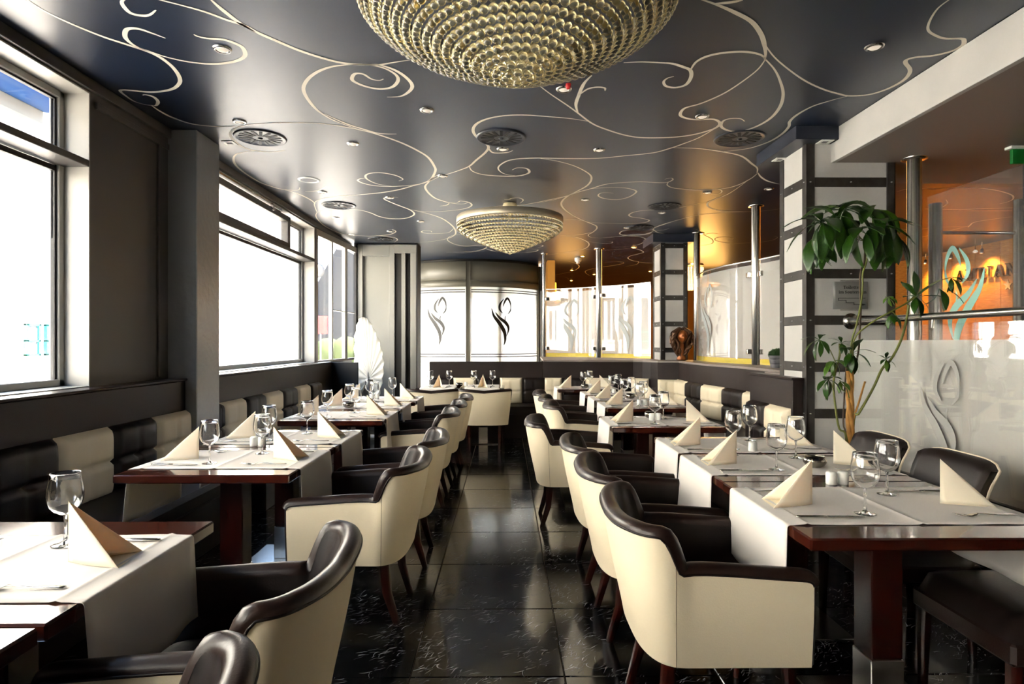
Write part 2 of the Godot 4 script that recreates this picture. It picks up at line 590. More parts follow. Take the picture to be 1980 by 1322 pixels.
func build_shell():
	build_floor()
	var st := begin()
	dbox(st, -2.62, 7.5, H, H + 0.25, -2.7, 12.4, 0.0)
	dbox(st, 0.8, 7.5, H, H + 0.25, 12.4, 17.4, 0.0)
	ceiling = struct("ceiling", done(st), M.navy_ceiling, "satin navy ceiling with painted cream scrolls")
	st = begin()
	dbox(st, -2.62, -2.40, -0.2, 1.03, -2.7, 9.6, 0.0)
	dbox(st, -2.62, -2.40, 2.74, H, -2.7, 9.6, 0.0)
	for r in [[-2.7, -2.1], [0.35, 0.62], [3.56, 4.70], [7.72, 7.80]]:
		dbox(st, -2.62, -2.40, 1.03, 2.74, r[0], r[1], 0.0)
	struct("wall_left", done(st), M.frame_grey, "window wall with dark grey panels")
	st = begin()
	dbox(st, -2.40, -2.385, 2.66, 2.70, 3.60, 4.37, 0.003)
	dbox(st, -2.40, -2.385, 1.06, 2.66, 4.24, 4.28, 0.003)
	dbox(st, -2.40, -2.375, 2.745, H, -2.6, 9.4, 0.003)
	struct("trim_6", done(st), M.frame_grey, "dark grey mouldings on the window wall")
	window_in("window_1", "tall shop window beside the front left bench", 0.62, 3.56, 2.74, true)
	window_in("window_2", "tall shop window behind the grey pillar", 4.70, 7.72, 2.74, true)
	window_in("window_3", "shop window behind the camera", -2.1, 0.35, 2.74, true)
	# the angled corner window
	var w := Node3D.new()
	w.name = "window_4"
	w.set_meta("kind", "structure")
	w.set_meta("label", "narrow angled corner window beside the white leaf sculpture")
	add_child(w, true)
	var seg = func(st2, k0: float, k1: float, h0: float, h1: float, t0: float, t1: float):
		var a := V(-2.42, 0, 7.80)
		var b := V(-2.29, 0, 9.42)
		var along := (b - a).normalized()
		var across := along.cross(Vector3.UP)
		var t := Transform3D(Basis(along, Vector3.UP, -across), a)
		var L := a.distance_to(b)
		box(st2, Vector3(L * k0, h0, t0), Vector3(L * k1, h1, t1), 0.002, t)
	st = begin()
	seg.call(st, 0.0, 1.0, 1.03, 1.06, -0.02, 0.05)
	seg.call(st, 0.0, 1.0, 2.66, 2.74, -0.02, 0.05)
	seg.call(st, 0.0, 0.035, 1.06, 2.66, -0.02, 0.05)
	seg.call(st, 0.34, 0.365, 1.06, 2.66, -0.02, 0.03)
	seg.call(st, 0.66, 0.72, 1.06, 2.66, -0.02, 0.03)
	obj("frame", done(st), M.reveal_grey, w)
	st = begin()
	seg.call(st, 0.35, 1.0, 1.73, 1.745, -0.01, 0.02)
	obj("glazing_bar", done(st), M.white_plastic, w)
	for k in [[0.035, 0.34], [0.365, 0.66], [0.72, 1.0]]:
		st = begin()
		seg.call(st, k[0], k[1], 1.06, 2.66, 0.002, 0.008)
		obj("pane", done(st), M.pane_glass, w)
	# tilt-out fanlight of the second window with its opening gear
	st = begin()
	for b in [[2.345, 2.405, 4.76, 6.92], [2.64, 2.70, 4.76, 6.92], [2.345, 2.70, 6.84, 6.92], [2.345, 2.70, 4.72, 4.80]]:
		dbox(st, -2.50, -2.42, b[0], b[1], b[2], b[3])
	var leaf := thing("fanlight", "dark framed tilt fanlight with opening gear above the second window", "window")
	obj("sash", done(st), M.frame_grey, leaf)
	st = begin()
	dbox(st, -2.47, -2.462, 2.405, 2.64, 4.80, 6.84, 0.0)
	obj("pane", done(st), M.pane_glass, leaf)
	st = begin()
	tube(st, [V(-2.405, 2.725, 4.74), V(-2.405, 2.725, 6.5)], 0.008, 8)
	obj("rod", done(st), M.dark_chrome, leaf)
	for d in [5.0, 6.45]:
		st = begin()
		dbox(st, -2.425, -2.385, 2.69, 2.735, d - 0.12, d + 0.12, 0.006)
		dbox(st, -2.41, -2.39, 2.66, 2.70, d - 0.12, d - 0.08, 0.004)
		obj("hinge", done(st), M.steel, leaf)
	# pillar
	st = begin()
	dbox(st, -2.42, -2.195, 0.0, H, 4.375, 4.72, 0.006)
	struct("pillar", done(st), M.pillar_grey, "painted grey pillar between the two large windows")
	# other walls
	st = begin()
	dbox(st, 7.4, 7.6, -0.2, H, -2.7, 17.4, 0.0)
	var wr := struct("wall_right", done(st), M.wood_wall, "far wall clad in warm wood boards with raised lettering")
	for i in 26:
		st = begin()
		dbox(st, 7.372, 7.4, 0.0, H - 0.02, 4.02 + i * 0.5, 4.512 + i * 0.5, 0.003)
		obj("board", done(st), M.wood_wall, wr)
	st = begin()
	dbox(st, 0.8, 7.5, -0.2, H, 17.2, 17.4, 0.0)
	struct("wall_back", done(st), M.orange_wall, "orange wall at the far end of the back room")
	st = begin()
	dbox(st, 0.78, 0.92, -0.2, H, 11.3, 17.3, 0.0)
	struct("wall_back_passage", done(st), M.orange_wall, "orange side wall of the back room")
	st = begin()
	dbox(st, -2.62, 7.5, -0.2, 0.55, -2.7, -2.6, 0.0)
	dbox(st, -2.62, 7.5, 2.62, H, -2.7, -2.6, 0.0)
	for r in [[-2.62, 7.5]]:
		dbox(st, r[0], r[1], 0.55, 2.62, -2.7, -2.6, 0.0)
	struct("wall_front", done(st), M.plain_wall, "plain wall behind the camera")
	# lower ceiling on the right: soffit, white fascia
	st = begin()
	dbox(st, 2.37, 7.4, HL, H - 0.002, -2.6, 4.93, 0.0)
	struct("ceiling_lower", done(st), M.soffit_paint, "lower brownish ceiling on the right")
	st = begin()
	dbox(st, 2.335, 2.37, HL - 0.002, H - 0.002, -2.6, 4.36, 0.002)
	struct("trim_1", done(st), M.white_board, "white fascia board along the step in the ceiling")
	# navy boxes round the column heads
	st = begin()
	dbox(st, 2.03, 2.335, 2.715, H, 4.25, 4.92, 0.003)
	struct("trim_2", done(st), M.soffit_navy, "navy ceiling box round the head of the large column")
	st = begin()
	dbox(st, 2.06, 2.64, 2.695, H, 8.5, 9.12, 0.003)
	struct("trim_3", done(st), M.soffit_navy, "navy ceiling box round the head of the far column")
	# grey panelled pier at the back left
	st = begin()
	dbox(st, -2.31, -1.36, 0.0, H, 9.46, 9.75, 0.004)
	dbox(st, -2.27, -2.19, 0.0, H - 0.02, 9.40, 9.46, 0.004)
	dbox(st, -1.78, -1.70, 0.0, H - 0.02, 9.40, 9.46, 0.004)
	dbox(st, -2.19, -1.78, 2.62, H - 0.02, 9.40, 9.46, 0.004)
	dbox(st, -1.59, -1.53, 0.0, 2.66, 9.38, 9.46, 0.004)
	dbox(st, -1.70, -1.36, 2.66, H - 0.02, 9.38, 9.46, 0.004)
	dbox(st, -1.45, -1.36, 0.0, 2.66, 9.36, 9.46, 0.004)
	struct("wall_back_left", done(st), M.panel_grey, "grey pier with recessed panels and upright ribs at the back left")
	st = begin()
	dbox(st, -1.70, -1.59, 0.0, 2.66, 9.44, 9.462, 0.0)
	dbox(st, -1.53, -1.45, 0.0, 2.66, 9.44, 9.462, 0.0)
	dbox(st, -2.31, -2.275, 0.0, H, 9.36, 9.46, 0.0)
	dbox(st, -1.36, -1.345, 0.0, H, 9.36, 9.75, 0.0)
	struct("trim_4", done(st), M.dark_wall, "dark grooves and edges of the grey pier")
	# low dark wall that ends the left bench
	st = begin()
	dbox(st, -2.38, -1.93, 0.74, 1.03, 8.02, 8.06, 0.003)
	dbox(st, -2.38, -2.0, 0.0, 0.74, 8.10, 8.14, 0.003)
	struct("trim_5", done(st), M.seal_black, "low dark screen at the end of the left bench")

func tulip(scale: float) -> Array:
	# petals, stem pieces and two long leaves, as outlines in metres (height 1 before scaling)
	var out := []
	var stroke = func(a: Array, w: float):
		var p := []
		for q in a:
			p.append(Vector2(q[0], q[1]))
		p = rail(p, 5)
		var l := PackedVector2Array()
		var r := PackedVector2Array()
		for i in p.size():
			var t: Vector2 = (p[mini(i + 1, p.size() - 1)] - p[maxi(i - 1, 0)]).normalized()
			var k := float(i) / (p.size() - 1)
			var f := maxf(w * sin(PI * clampf(k * 0.94 + 0.03, 0, 1)), 0.003)
			var s := Vector2(-t.y, t.x) * f
			l.append((p[i] + s) * scale)
			r.append((p[i] - s) * scale)
		r.reverse()
		l.append_array(r)
		out.append(l)
	stroke.call([[0.02, 0.68], [-0.05, 0.76], [-0.04, 0.87], [0.05, 0.99]], 0.025)
	stroke.call([[0.03, 0.82], [0.06, 0.91], [0.13, 1.0], [0.20, 0.91], [0.22, 0.78]], 0.024)
	stroke.call([[0.22, 0.82], [0.20, 0.73], [0.14, 0.66]], 0.015)
	stroke.call([[0.09, 0.63], [0.075, 0.57], [0.09, 0.52]], 0.011)
	stroke.call([[-0.23, 0.78], [-0.18, 0.62], [-0.05, 0.46], [0.06, 0.28], [0.08, 0.12], [0.05, 0.0]], 0.042)
	stroke.call([[-0.15, 0.70], [-0.05, 0.58], [0.09, 0.48], [0.16, 0.36], [0.12, 0.20]], 0.036)
	return out

func drum_arc(st, r0: float, r1: float, h0: float, h1: float, a0: float, a1: float, seg := 24, c := Vector2(-0.67, 12.55)):
	var rows := []
	for i in seg + 1:
		var a := lerpf(a0, a1, float(i) / seg)
		var f = func(r, h): return V(c.x + sin(a) * r, h, c.y - cos(a) * r)
		rows.append([f.call(r1, h0), f.call(r1, h1), f.call(r0, h1), f.call(r0, h0)])
	grid(st, rows, true, true)
	face(st, rows[0], rows[0][0] - rows[1][0])
	face(st, rows[seg], rows[1][0] - rows[0][0])

func build_drum():
	var w := Node3D.new()
	w.name = "door_1"
	w.set_meta("kind", "structure")
	w.set_meta("label", "round entrance porch with curved frosted glass and grey header")
	add_child(w, true)
	var a0 := -0.95
	var a1 := 1.15
	var st := begin(false)
	drum_arc(st, 1.44, 1.50, 2.42, 2.757, a0, a1)
	obj("header", done(st), M.header_grey, w)
	st = begin(false)
	drum_arc(st, 1.43, 1.515, 2.30, 2.415, a0, a1)
	obj("rail", done(st), M.header_grey, w)
	st = begin(false)
	drum_arc(st, 0.0, 1.45, 2.757, H, a0, a1)
	obj("roof", done(st), M.dark_wall, w)
	for a in [[-0.026, 0.026, 0.06], [1.06, 1.115, 0.06], [-0.95, -0.90, 0.06]]:
		st = begin(false)
		drum_arc(st, 1.44, 1.50 + a[2] * 0.3, 0.0, 2.757, a[0], a[1], 4)
		obj("mullion", done(st), M.header_grey, w)
	for q in [[-0.90, -0.026], [0.026, 1.06]]:
		st = begin(false)
		drum_arc(st, 1.476, 1.484, 0.02, 2.30, q[0], q[1])
		obj("pane", done(st), M.pane_glass, w)
		st = begin(false)
		drum_arc(st, 1.470, 1.473, 0.02, 2.30, q[0], q[1])
		obj("frosted_film", done(st), M.frost_film, w)
		for h in [2.245, 2.205, 1.03, 1.075]:
			st = begin(false)
			drum_arc(st, 1.4855, 1.4875, h - 0.008, h + 0.008, q[0] + 0.01, q[1] - 0.01)
			obj("stripe", done(st), M.etch_dark, w)
	st = begin(false)
	drum_arc(st, 1.36, 1.43, 0.0, 2.30, 0.365, 0.425, 4)
	obj("inner_post", done(st), M.header_grey, w)
	for a in [-0.40, 0.42]:
		st = begin()
		for poly in tulip(0.86):
			var c := V(-0.67 + sin(a) * 1.488, 1.24, 12.55 - cos(a) * 1.488)
			var t := Transform3D(Basis(Vector3(cos(a), 0, sin(a)), Vector3.UP, Vector3(-sin(a) * -1.0, 0, cos(a))), c)
			var bend := PackedVector2Array(poly)
			var idx := Geometry2D.triangulate_polygon(bend)
			for k in range(0, idx.size(), 3):
				var p := []
				for n in 3:
					var v := bend[idx[k + n]]
					var b = a + v.x / 1.489
					p.append(V(-0.67 + sin(b) * 1.489, c.y + v.y, 12.55 - cos(b) * 1.489))
				tri(st, p[0], p[1], p[2], t.basis.z)
		obj("tulip_motif", done(st), M.etch_dark, w)
	# outer door panes on the street side of the porch
	st = begin(false)
	drum_arc(st, 1.44, 1.50, 2.30, 2.757, PI - 0.9, PI + 0.9)
	obj("outer_header", done(st), M.header_grey, w)
	# side walls that close the room beside the porch
	st = begin()
	dbox(st, -2.62, -1.70, -0.2, H, 11.2, 11.3, 0.0)
	dbox(st, 0.70, 0.80, -0.2, H, 11.85, 12.0, 0.0)
	struct("wall_porch", done(st), M.dark_wall, "dark wall beside the round porch")

func timber_column(called: String, label: String, x0: float, x1: float, d0: float, d1: float, straps_front: Array, straps_side: Array, top: float):
	var c := Node3D.new()
	c.name = numbered(called)
	add_child(c, true)
	c.set_meta("kind", "structure")
	c.set_meta("label", label)
	var st := begin()
	dbox(st, x0 + 0.008, x1 - 0.008, 0.0, top, d0 + 0.008, d1 - 0.008, 0.0)
	obj("core", done(st), M.white_board, c)
	var iw := 0.062
	for q in [[x0, d0, 1, 1], [x1, d0, -1, 1], [x0, d1, 1, -1], [x1, d1, -1, -1]]:
		st = begin()
		dbox(st, q[0], q[0] + q[2] * iw, 0.0, top, q[1], q[1] + q[3] * 0.012, 0.002)
		dbox(st, q[0], q[0] + q[2] * 0.012, 0.0, top, q[1], q[1] + q[3] * iw, 0.002)
		obj("corner_iron", done(st), M.iron_strap, c)
	var bolt_mesh := SphereMesh.new()
	bolt_mesh.radius = 0.0075
	bolt_mesh.height = 0.009
	bolt_mesh.radial_segments = 8
	bolt_mesh.rings = 4
	for h in straps_front:
		st = begin()
		dbox(st, x0 + iw, x1 - iw, h - 0.034, h + 0.034, d0 + 0.002, d0 + 0.012, 0.002)
		var s := obj("strap", done(st), M.iron_strap, c)
		for k in 3:
			obj("bolt", bolt_mesh, M.bolt_steel, s, V(lerpf(x0 + 0.03, x1 - 0.03, k / 2.0), h, d0 - 0.001))
	for h in straps_side:
		st = begin()
		dbox(st, x0 + 0.002, x0 + 0.012, h - 0.034, h + 0.034, d0 + iw, d1 - iw, 0.002)
		var s := obj("strap", done(st), M.iron_strap, c)
		for k in 3:
			obj("bolt", bolt_mesh, M.bolt_steel, s, V(x0 - 0.001, h, lerpf(d0 + 0.03, d1 - 0.03, k / 2.0)))
	return c

# ---------------------------------------------------------------- seating
func chair_shell():
	# plan of the tub: left arm, bowed back with tight corners, right arm; local front is -z
	var W := 0.285
	var zf := -0.27
	var z0 := 0.095
	var path := []      # [x, z, nx, nz]
	for z in [-0.27, -0.266, -0.258, -0.246, -0.22, -0.16, -0.08, 0.0, 0.06]:
		path.append([-W, z, -1.0, 0.0])
	var ex := 2.0 / 2.9
	for i in range(0, 57):
		var a := lerpf(-PI / 2, PI / 2, i / 56.0)
		var s := sin(a)
		var c := cos(a)
		var x := W * signf(s) * pow(absf(s), ex)
		var z := z0 + 0.135 * pow(maxf(c, 0.0), ex)
		var n := Vector2(signf(s) * pow(absf(s), 2.0 - ex) / W, pow(maxf(c, 0.0), 2.0 - ex) / 0.135).normalized()
		path.append([x, z, n.x, n.y])
	for z in [0.06, 0.0, -0.08, -0.16, -0.22, -0.246, -0.258, -0.266, -0.27]:
		path.append([W, z, 1.0, 0.0])
	return path

func chair_height(p: Array) -> float:
	var z: float = p[1]
	var back := smoothstep(0.128, 0.168, z)
	var arm := lerpf(0.60, 0.622, clampf((z + 0.27) / 0.3, 0, 1))
	var k := clampf((-0.245 - z) / 0.025, 0, 1)
	var front := 0.016 * (1.0 - sqrt(maxf(0.0, 1.0 - k * k)))
	var high := 0.742 - 0.020 * (1.0 - clampf(absf(p[0]) / 0.22, 0, 1))
	return lerpf(arm - front, high, back)

func chair_lean(p: Array, y: float) -> float:
	var back := smoothstep(0.09, 0.2, p[1])
	var k := clampf((y - 0.30) / 0.44, 0, 1)
	return lerpf(0.010, 0.085, back) * pow(k, 1.3) + 0.012 * sin(PI * k)

func make_armchair() -> Node3D:
	var t := thing("armchair", "", "armchair", Vector3.ZERO, 0.0, "cream and brown tub armchairs along the aisle")
	var path = chair_shell()
	var th := 0.055
	var outer := []
	var inner := []
	var rim := []
	var pipe := []
	var spine := []
	for p in path:
		var h: float = chair_height(p)
		var o := []
		for k in 8:
			var y := lerpf(0.305, h - 0.024, k / 7.0)
			var l: float = chair_lean(p, y)
			o.append(Vector3(p[0] + p[2] * l, y, p[1] + p[3] * l))
		outer.append(o)
		var lt: float = chair_lean(p, h)
		var c := Vector3(p[0] + p[2] * (lt - th * 0.5), h - 0.026, p[1] + p[3] * (lt - th * 0.5))
		spine.append(c)
		var inn := []
		for k in 6:
			var y := lerpf(h - 0.026, 0.40, k / 5.0)
			var l: float = chair_lean(p, y) * lerpf(1.0, 0.75, k / 5.0)
			var q := th if k == 0 else th + 0.008 * sin(PI * k / 5.0)
			inn.append(Vector3(p[0] + p[2] * (l - q), y, p[1] + p[3] * (l - q)))
		inner.append(inn)
	for i in path.size():       # rim section square to its run, also where it drops to the arms
		var n := Vector3(path[i][2], 0, path[i][3])
		var run: Vector3 = spine[mini(i + 1, spine.size() - 1)] - spine[maxi(i - 1, 0)]
		var up := run.cross(n).normalized()
		if up.y < 0.0:
			up = -up
		var rr := []
		for k in 9:
			var a := PI * k / 8.0
			var e := th * 0.5 + 0.003
			rr.append(spine[i] + n * cos(a) * e + up * (sin(a) * 0.028 - (0.004 if k == 0 or k == 8 else 0.0)))
		rim.append(rr)
		pipe.append(spine[i] + n * (th * 0.5 + 0.002))
	var st := begin(false)
	grid(st, outer, true)
	# turned-under bottom edge
	var low := []
	for p in path:
		low.append([Vector3(p[0] - p[2] * 0.05, 0.30, p[1] - p[3] * 0.05), Vector3(p[0], 0.305, p[1])])
	grid(st, low, true)
	obj("shell", done(st), M.cream_leather, t)
	st = begin(false)
	grid(st, inner, true)
	for e in [0, path.size() - 1]:       # fronts of the arms
		var rows := []
		for k in 6:
			var y := lerpf(0.31, outer[e][7].y + 0.004, k / 5.0)
			var l: float = chair_lean(path[e], y)
			var a := Vector3(path[e][0] + path[e][2] * l, y, path[e][1])
			var b := a - Vector3(path[e][2] * th, 0, 0)
			rows.append([a, a.lerp(b, 0.15) + Vector3(0, 0, -0.010), a.lerp(b, 0.85) + Vector3(0, 0, -0.010), b])
		grid(st, rows, path[e][2] > 0)
	obj("lining", done(st), M.dark_leather, t)
	st = begin(false)
	grid(st, rim, true)
	for e in [0, path.size() - 1]:
		face(st, rim[e], Vector3(0, 0, -1))
	obj("rim", done(st), M.rim_leather, t)
	st = begin(false)
	tube(st, pipe, 0.0035, 6)
	obj("piping", done(st), M.dark_leather, t)
	for e in [13, path.size() - 14]:       # seams where the arms meet the back
		st = begin(false)
		var pts := []
		for q in outer[e]:
			pts.append(q + Vector3(path[e][2], 0, path[e][3]) * 0.0003)
		tube(st, pts, 0.0011, 5)
		obj("seam", done(st), M.seam_thread, t)
	# seat cushion, softly crowned
	st = begin(false)
	var rows := []
	for i in 13:
		var v := lerpf(-1, 1, i / 12.0)
		var r := []
		for j in 13:
			var u := lerpf(-1, 1, j / 12.0)
			var e := (1.0 - pow(absf(u), 6)) * (1.0 - pow(absf(v), 6))
			r.append(Vector3(u * (0.222 + 0.006 * e), 0.355 + 0.085 * pow(e, 0.35) + 0.012 * (1 - u * u) * (1 - v * v), lerpf(-0.275, 0.19, (v + 1) / 2)))
		rows.append(r)
	grid(st, rows)
	obj("seat", done(st), M.dark_leather, t)
	st = begin()
	box(st, Vector3(-0.235, 0.30, -0.265), Vector3(0.235, 0.365, 0.17), 0.01)
	obj("seat_rail", done(st), M.dark_leather, t)
	for s in [-1.0, 1.0]:
		st = begin()
		bar(st, [Vector3(s * 0.225, 0.33, -0.225), Vector3(s * 0.225, 0.0, -0.235)], [0.021, 0.014], [0.021, 0.014], Vector3.RIGHT)
		obj("leg", done(st), M.leg_wood, t)
		st = begin()
		bar(st, [Vector3(s * 0.185, 0.33, 0.135), Vector3(s * 0.182, 0.15, 0.150), Vector3(s * 0.175, 0.0, 0.195)], [0.022, 0.019, 0.014], [0.022, 0.019, 0.014], Vector3.RIGHT)
		obj("leg", done(st), M.leg_wood, t)
	return t

func make_side_chair() -> Node3D:
	var t := thing("side_chair", "", "chair", Vector3.ZERO, 0.0, "dark leather chairs on the right of the right tables")
	var st := begin(false)
	var rows := []
	for i in 13:
		var v := lerpf(-1, 1, i / 12.0)
		var r := []
		for j in 13:
			var u := lerpf(-1, 1, j / 12.0)
			var e := (1.0 - pow(absf(u), 8)) * (1.0 - pow(absf(v), 8))
			r.append(Vector3(u * 0.235, 0.37 + 0.07 * pow(e, 0.3) + 0.012 * (1 - u * u) * (1 - v * v), v * 0.235))
		rows.append(r)
	grid(st, rows)
	obj("seat", done(st), M.dark_leather, t)
	st = begin()
	box(st, Vector3(-0.235, 0.295, -0.235), Vector3(0.235, 0.372, 0.235), 0.012)
	obj("skirt", done(st), M.rim_leather, t)
	var fr := []
	var bk := []
	var edge := []
	for i in 11:
		var k := i / 10.0
		var y := lerpf(0.40, 0.795, k)
		var z := 0.205 + 0.075 * k * k
		var w := lerpf(0.215, 0.238, k)
		var f := []
		var b := []
		for j in 13:
			var u := lerpf(-1, 1, j / 12.0)
			var drop := 0.03 * pow(absf(u), 6) * smoothstep(0.7, 1.0, k)
			var bow := -0.018 * u * u
			var puff := 0.014 * (1 - pow(absf(u), 4)) * (1 - pow(absf(2 * k - 1), 4))
			f.append(Vector3(u * w, y - drop, z + bow - puff))
			b.append(Vector3(u * w, y - drop, z + bow + 0.055 - 0.016 * pow(absf(u), 8)))
		fr.append(f)
		bk.append(b)
	st = begin(false)
	grid(st, fr, true)
	var side := []
	for i in 11:
		side.append([fr[i][0], fr[i][0].lerp(bk[i][0], 0.8)])
	grid(st, side, true)
	side = []
	for i in 11:
		side.append([fr[i][12].lerp(bk[i][12], 0.8), fr[i][12]])
	grid(st, side, true)
	var tp := []
	for j in 13:
		tp.append([fr[10][j], fr[10][j].lerp(bk[10][j], 0.8) + Vector3(0, 0.002, 0)])
	grid(st, tp)
	obj("backrest", done(st), M.dark_leather, t)
	st = begin(false)
	grid(st, bk)
	for i in 11:
		edge.append(bk[i][0].lerp(fr[i][0], 0.1))
	for j in 13:
		edge.append(bk[10][j].lerp(fr[10][j], 0.1))
	for i in range(10, -1, -1):
		edge.append(bk[i][12].lerp(fr[i][12], 0.1))
	tube(st, edge, 0.006, 6)
	obj("back_cover", done(st), M.cream_leather, t)
	for s in [-1.0, 1.0]:
		for z in [-0.205, 0.205]:
			st = begin()
			bar(st, [Vector3(s * 0.205, 0.31, z), Vector3(s * 0.205, 0.0, z * 1.03)], [0.021, 0.014], [0.021, 0.014], Vector3.RIGHT)
			obj("leg", done(st), M.leg_wood, t)
	return t

var pad_cache := {}

func pad_mesh(w: float, h: float) -> ArrayMesh:
	var key := "%.3f %.3f" % [w, h]
	if pad_cache.has(key):
		return pad_cache[key]
	var st := begin(false)
	var rows := []
	for i in 21:
		var v := lerpf(-1, 1, i / 20.0)
		var r := []
		for j in 17:
			var u := lerpf(-1, 1, j / 16.0)
			var e := (1.0 - pow(absf(u), 9)) * (1.0 - pow(absf(v), 9))
			var seam := 1.0 - 0.42 * exp(-pow(v / 0.055, 2)) - 0.13 * exp(-pow(u / 0.045, 2)) - 0.30 * exp(-pow(v / 0.09, 2) - pow(u / 0.09, 2))
			r.append(Vector3(u * w * 0.5, (v + 1) * 0.5 * h, 0.062 * pow(e, 0.4) * seam))
		rows.append(r)
	grid(st, rows)
	pad_cache[key] = done(st)
	return pad_cache[key]

# pads along a straight run of bench back; from a to b (plan x, d), facing the side given by the turn
func pads(parent: Node3D, runs: Array, base := 0.43, h := 0.385):
	for r in runs:
		var a := V(r[0], base, r[1])
		var b := V(r[2], base, r[3])
		var w := a.distance_to(b) - 0.004
		var along := (b - a).normalized()
		var o := obj("cushion", pad_mesh(snappedf(w, 0.01), h), M.cream_leather if r[4] else M.dark_leather, parent)
		o.transform = Transform3D(Basis(along, Vector3.UP, along.cross(Vector3.UP)), (a + b) * 0.5)
		if r[4]:
			o.set_meta("label", "cream tufted back cushion")

func bench_prism(st, plan: Array, h0: float, h1: float, b := 0.0):
	var poly := PackedVector2Array()
	for p in plan:
		poly.append(Vector2(p[0], p[1]))
	plate(st, poly, h1 - h0, Transform3D(Basis(Vector3.RIGHT, Vector3(0, 0, -1), Vector3.UP), Vector3(0, h0, 0)))

func strip(line: Array, t: float) -> Array:      # a band of plan width t to the left of a line of plan points
	var a := []
	var b := []
	for i in line.size():
		var p := Vector2(line[i][0], line[i][1])
		var q := Vector2(line[mini(i + 1, line.size() - 1)][0], line[mini(i + 1, line.size() - 1)][1])
		var o := Vector2(line[maxi(i - 1, 0)][0], line[maxi(i - 1, 0)][1])
		var d := (q - o).normalized()
		a.append([p.x, p.y])
		b.append([p.x - d.y * t, p.y + d.x * t])
	b.reverse()
	return a + b

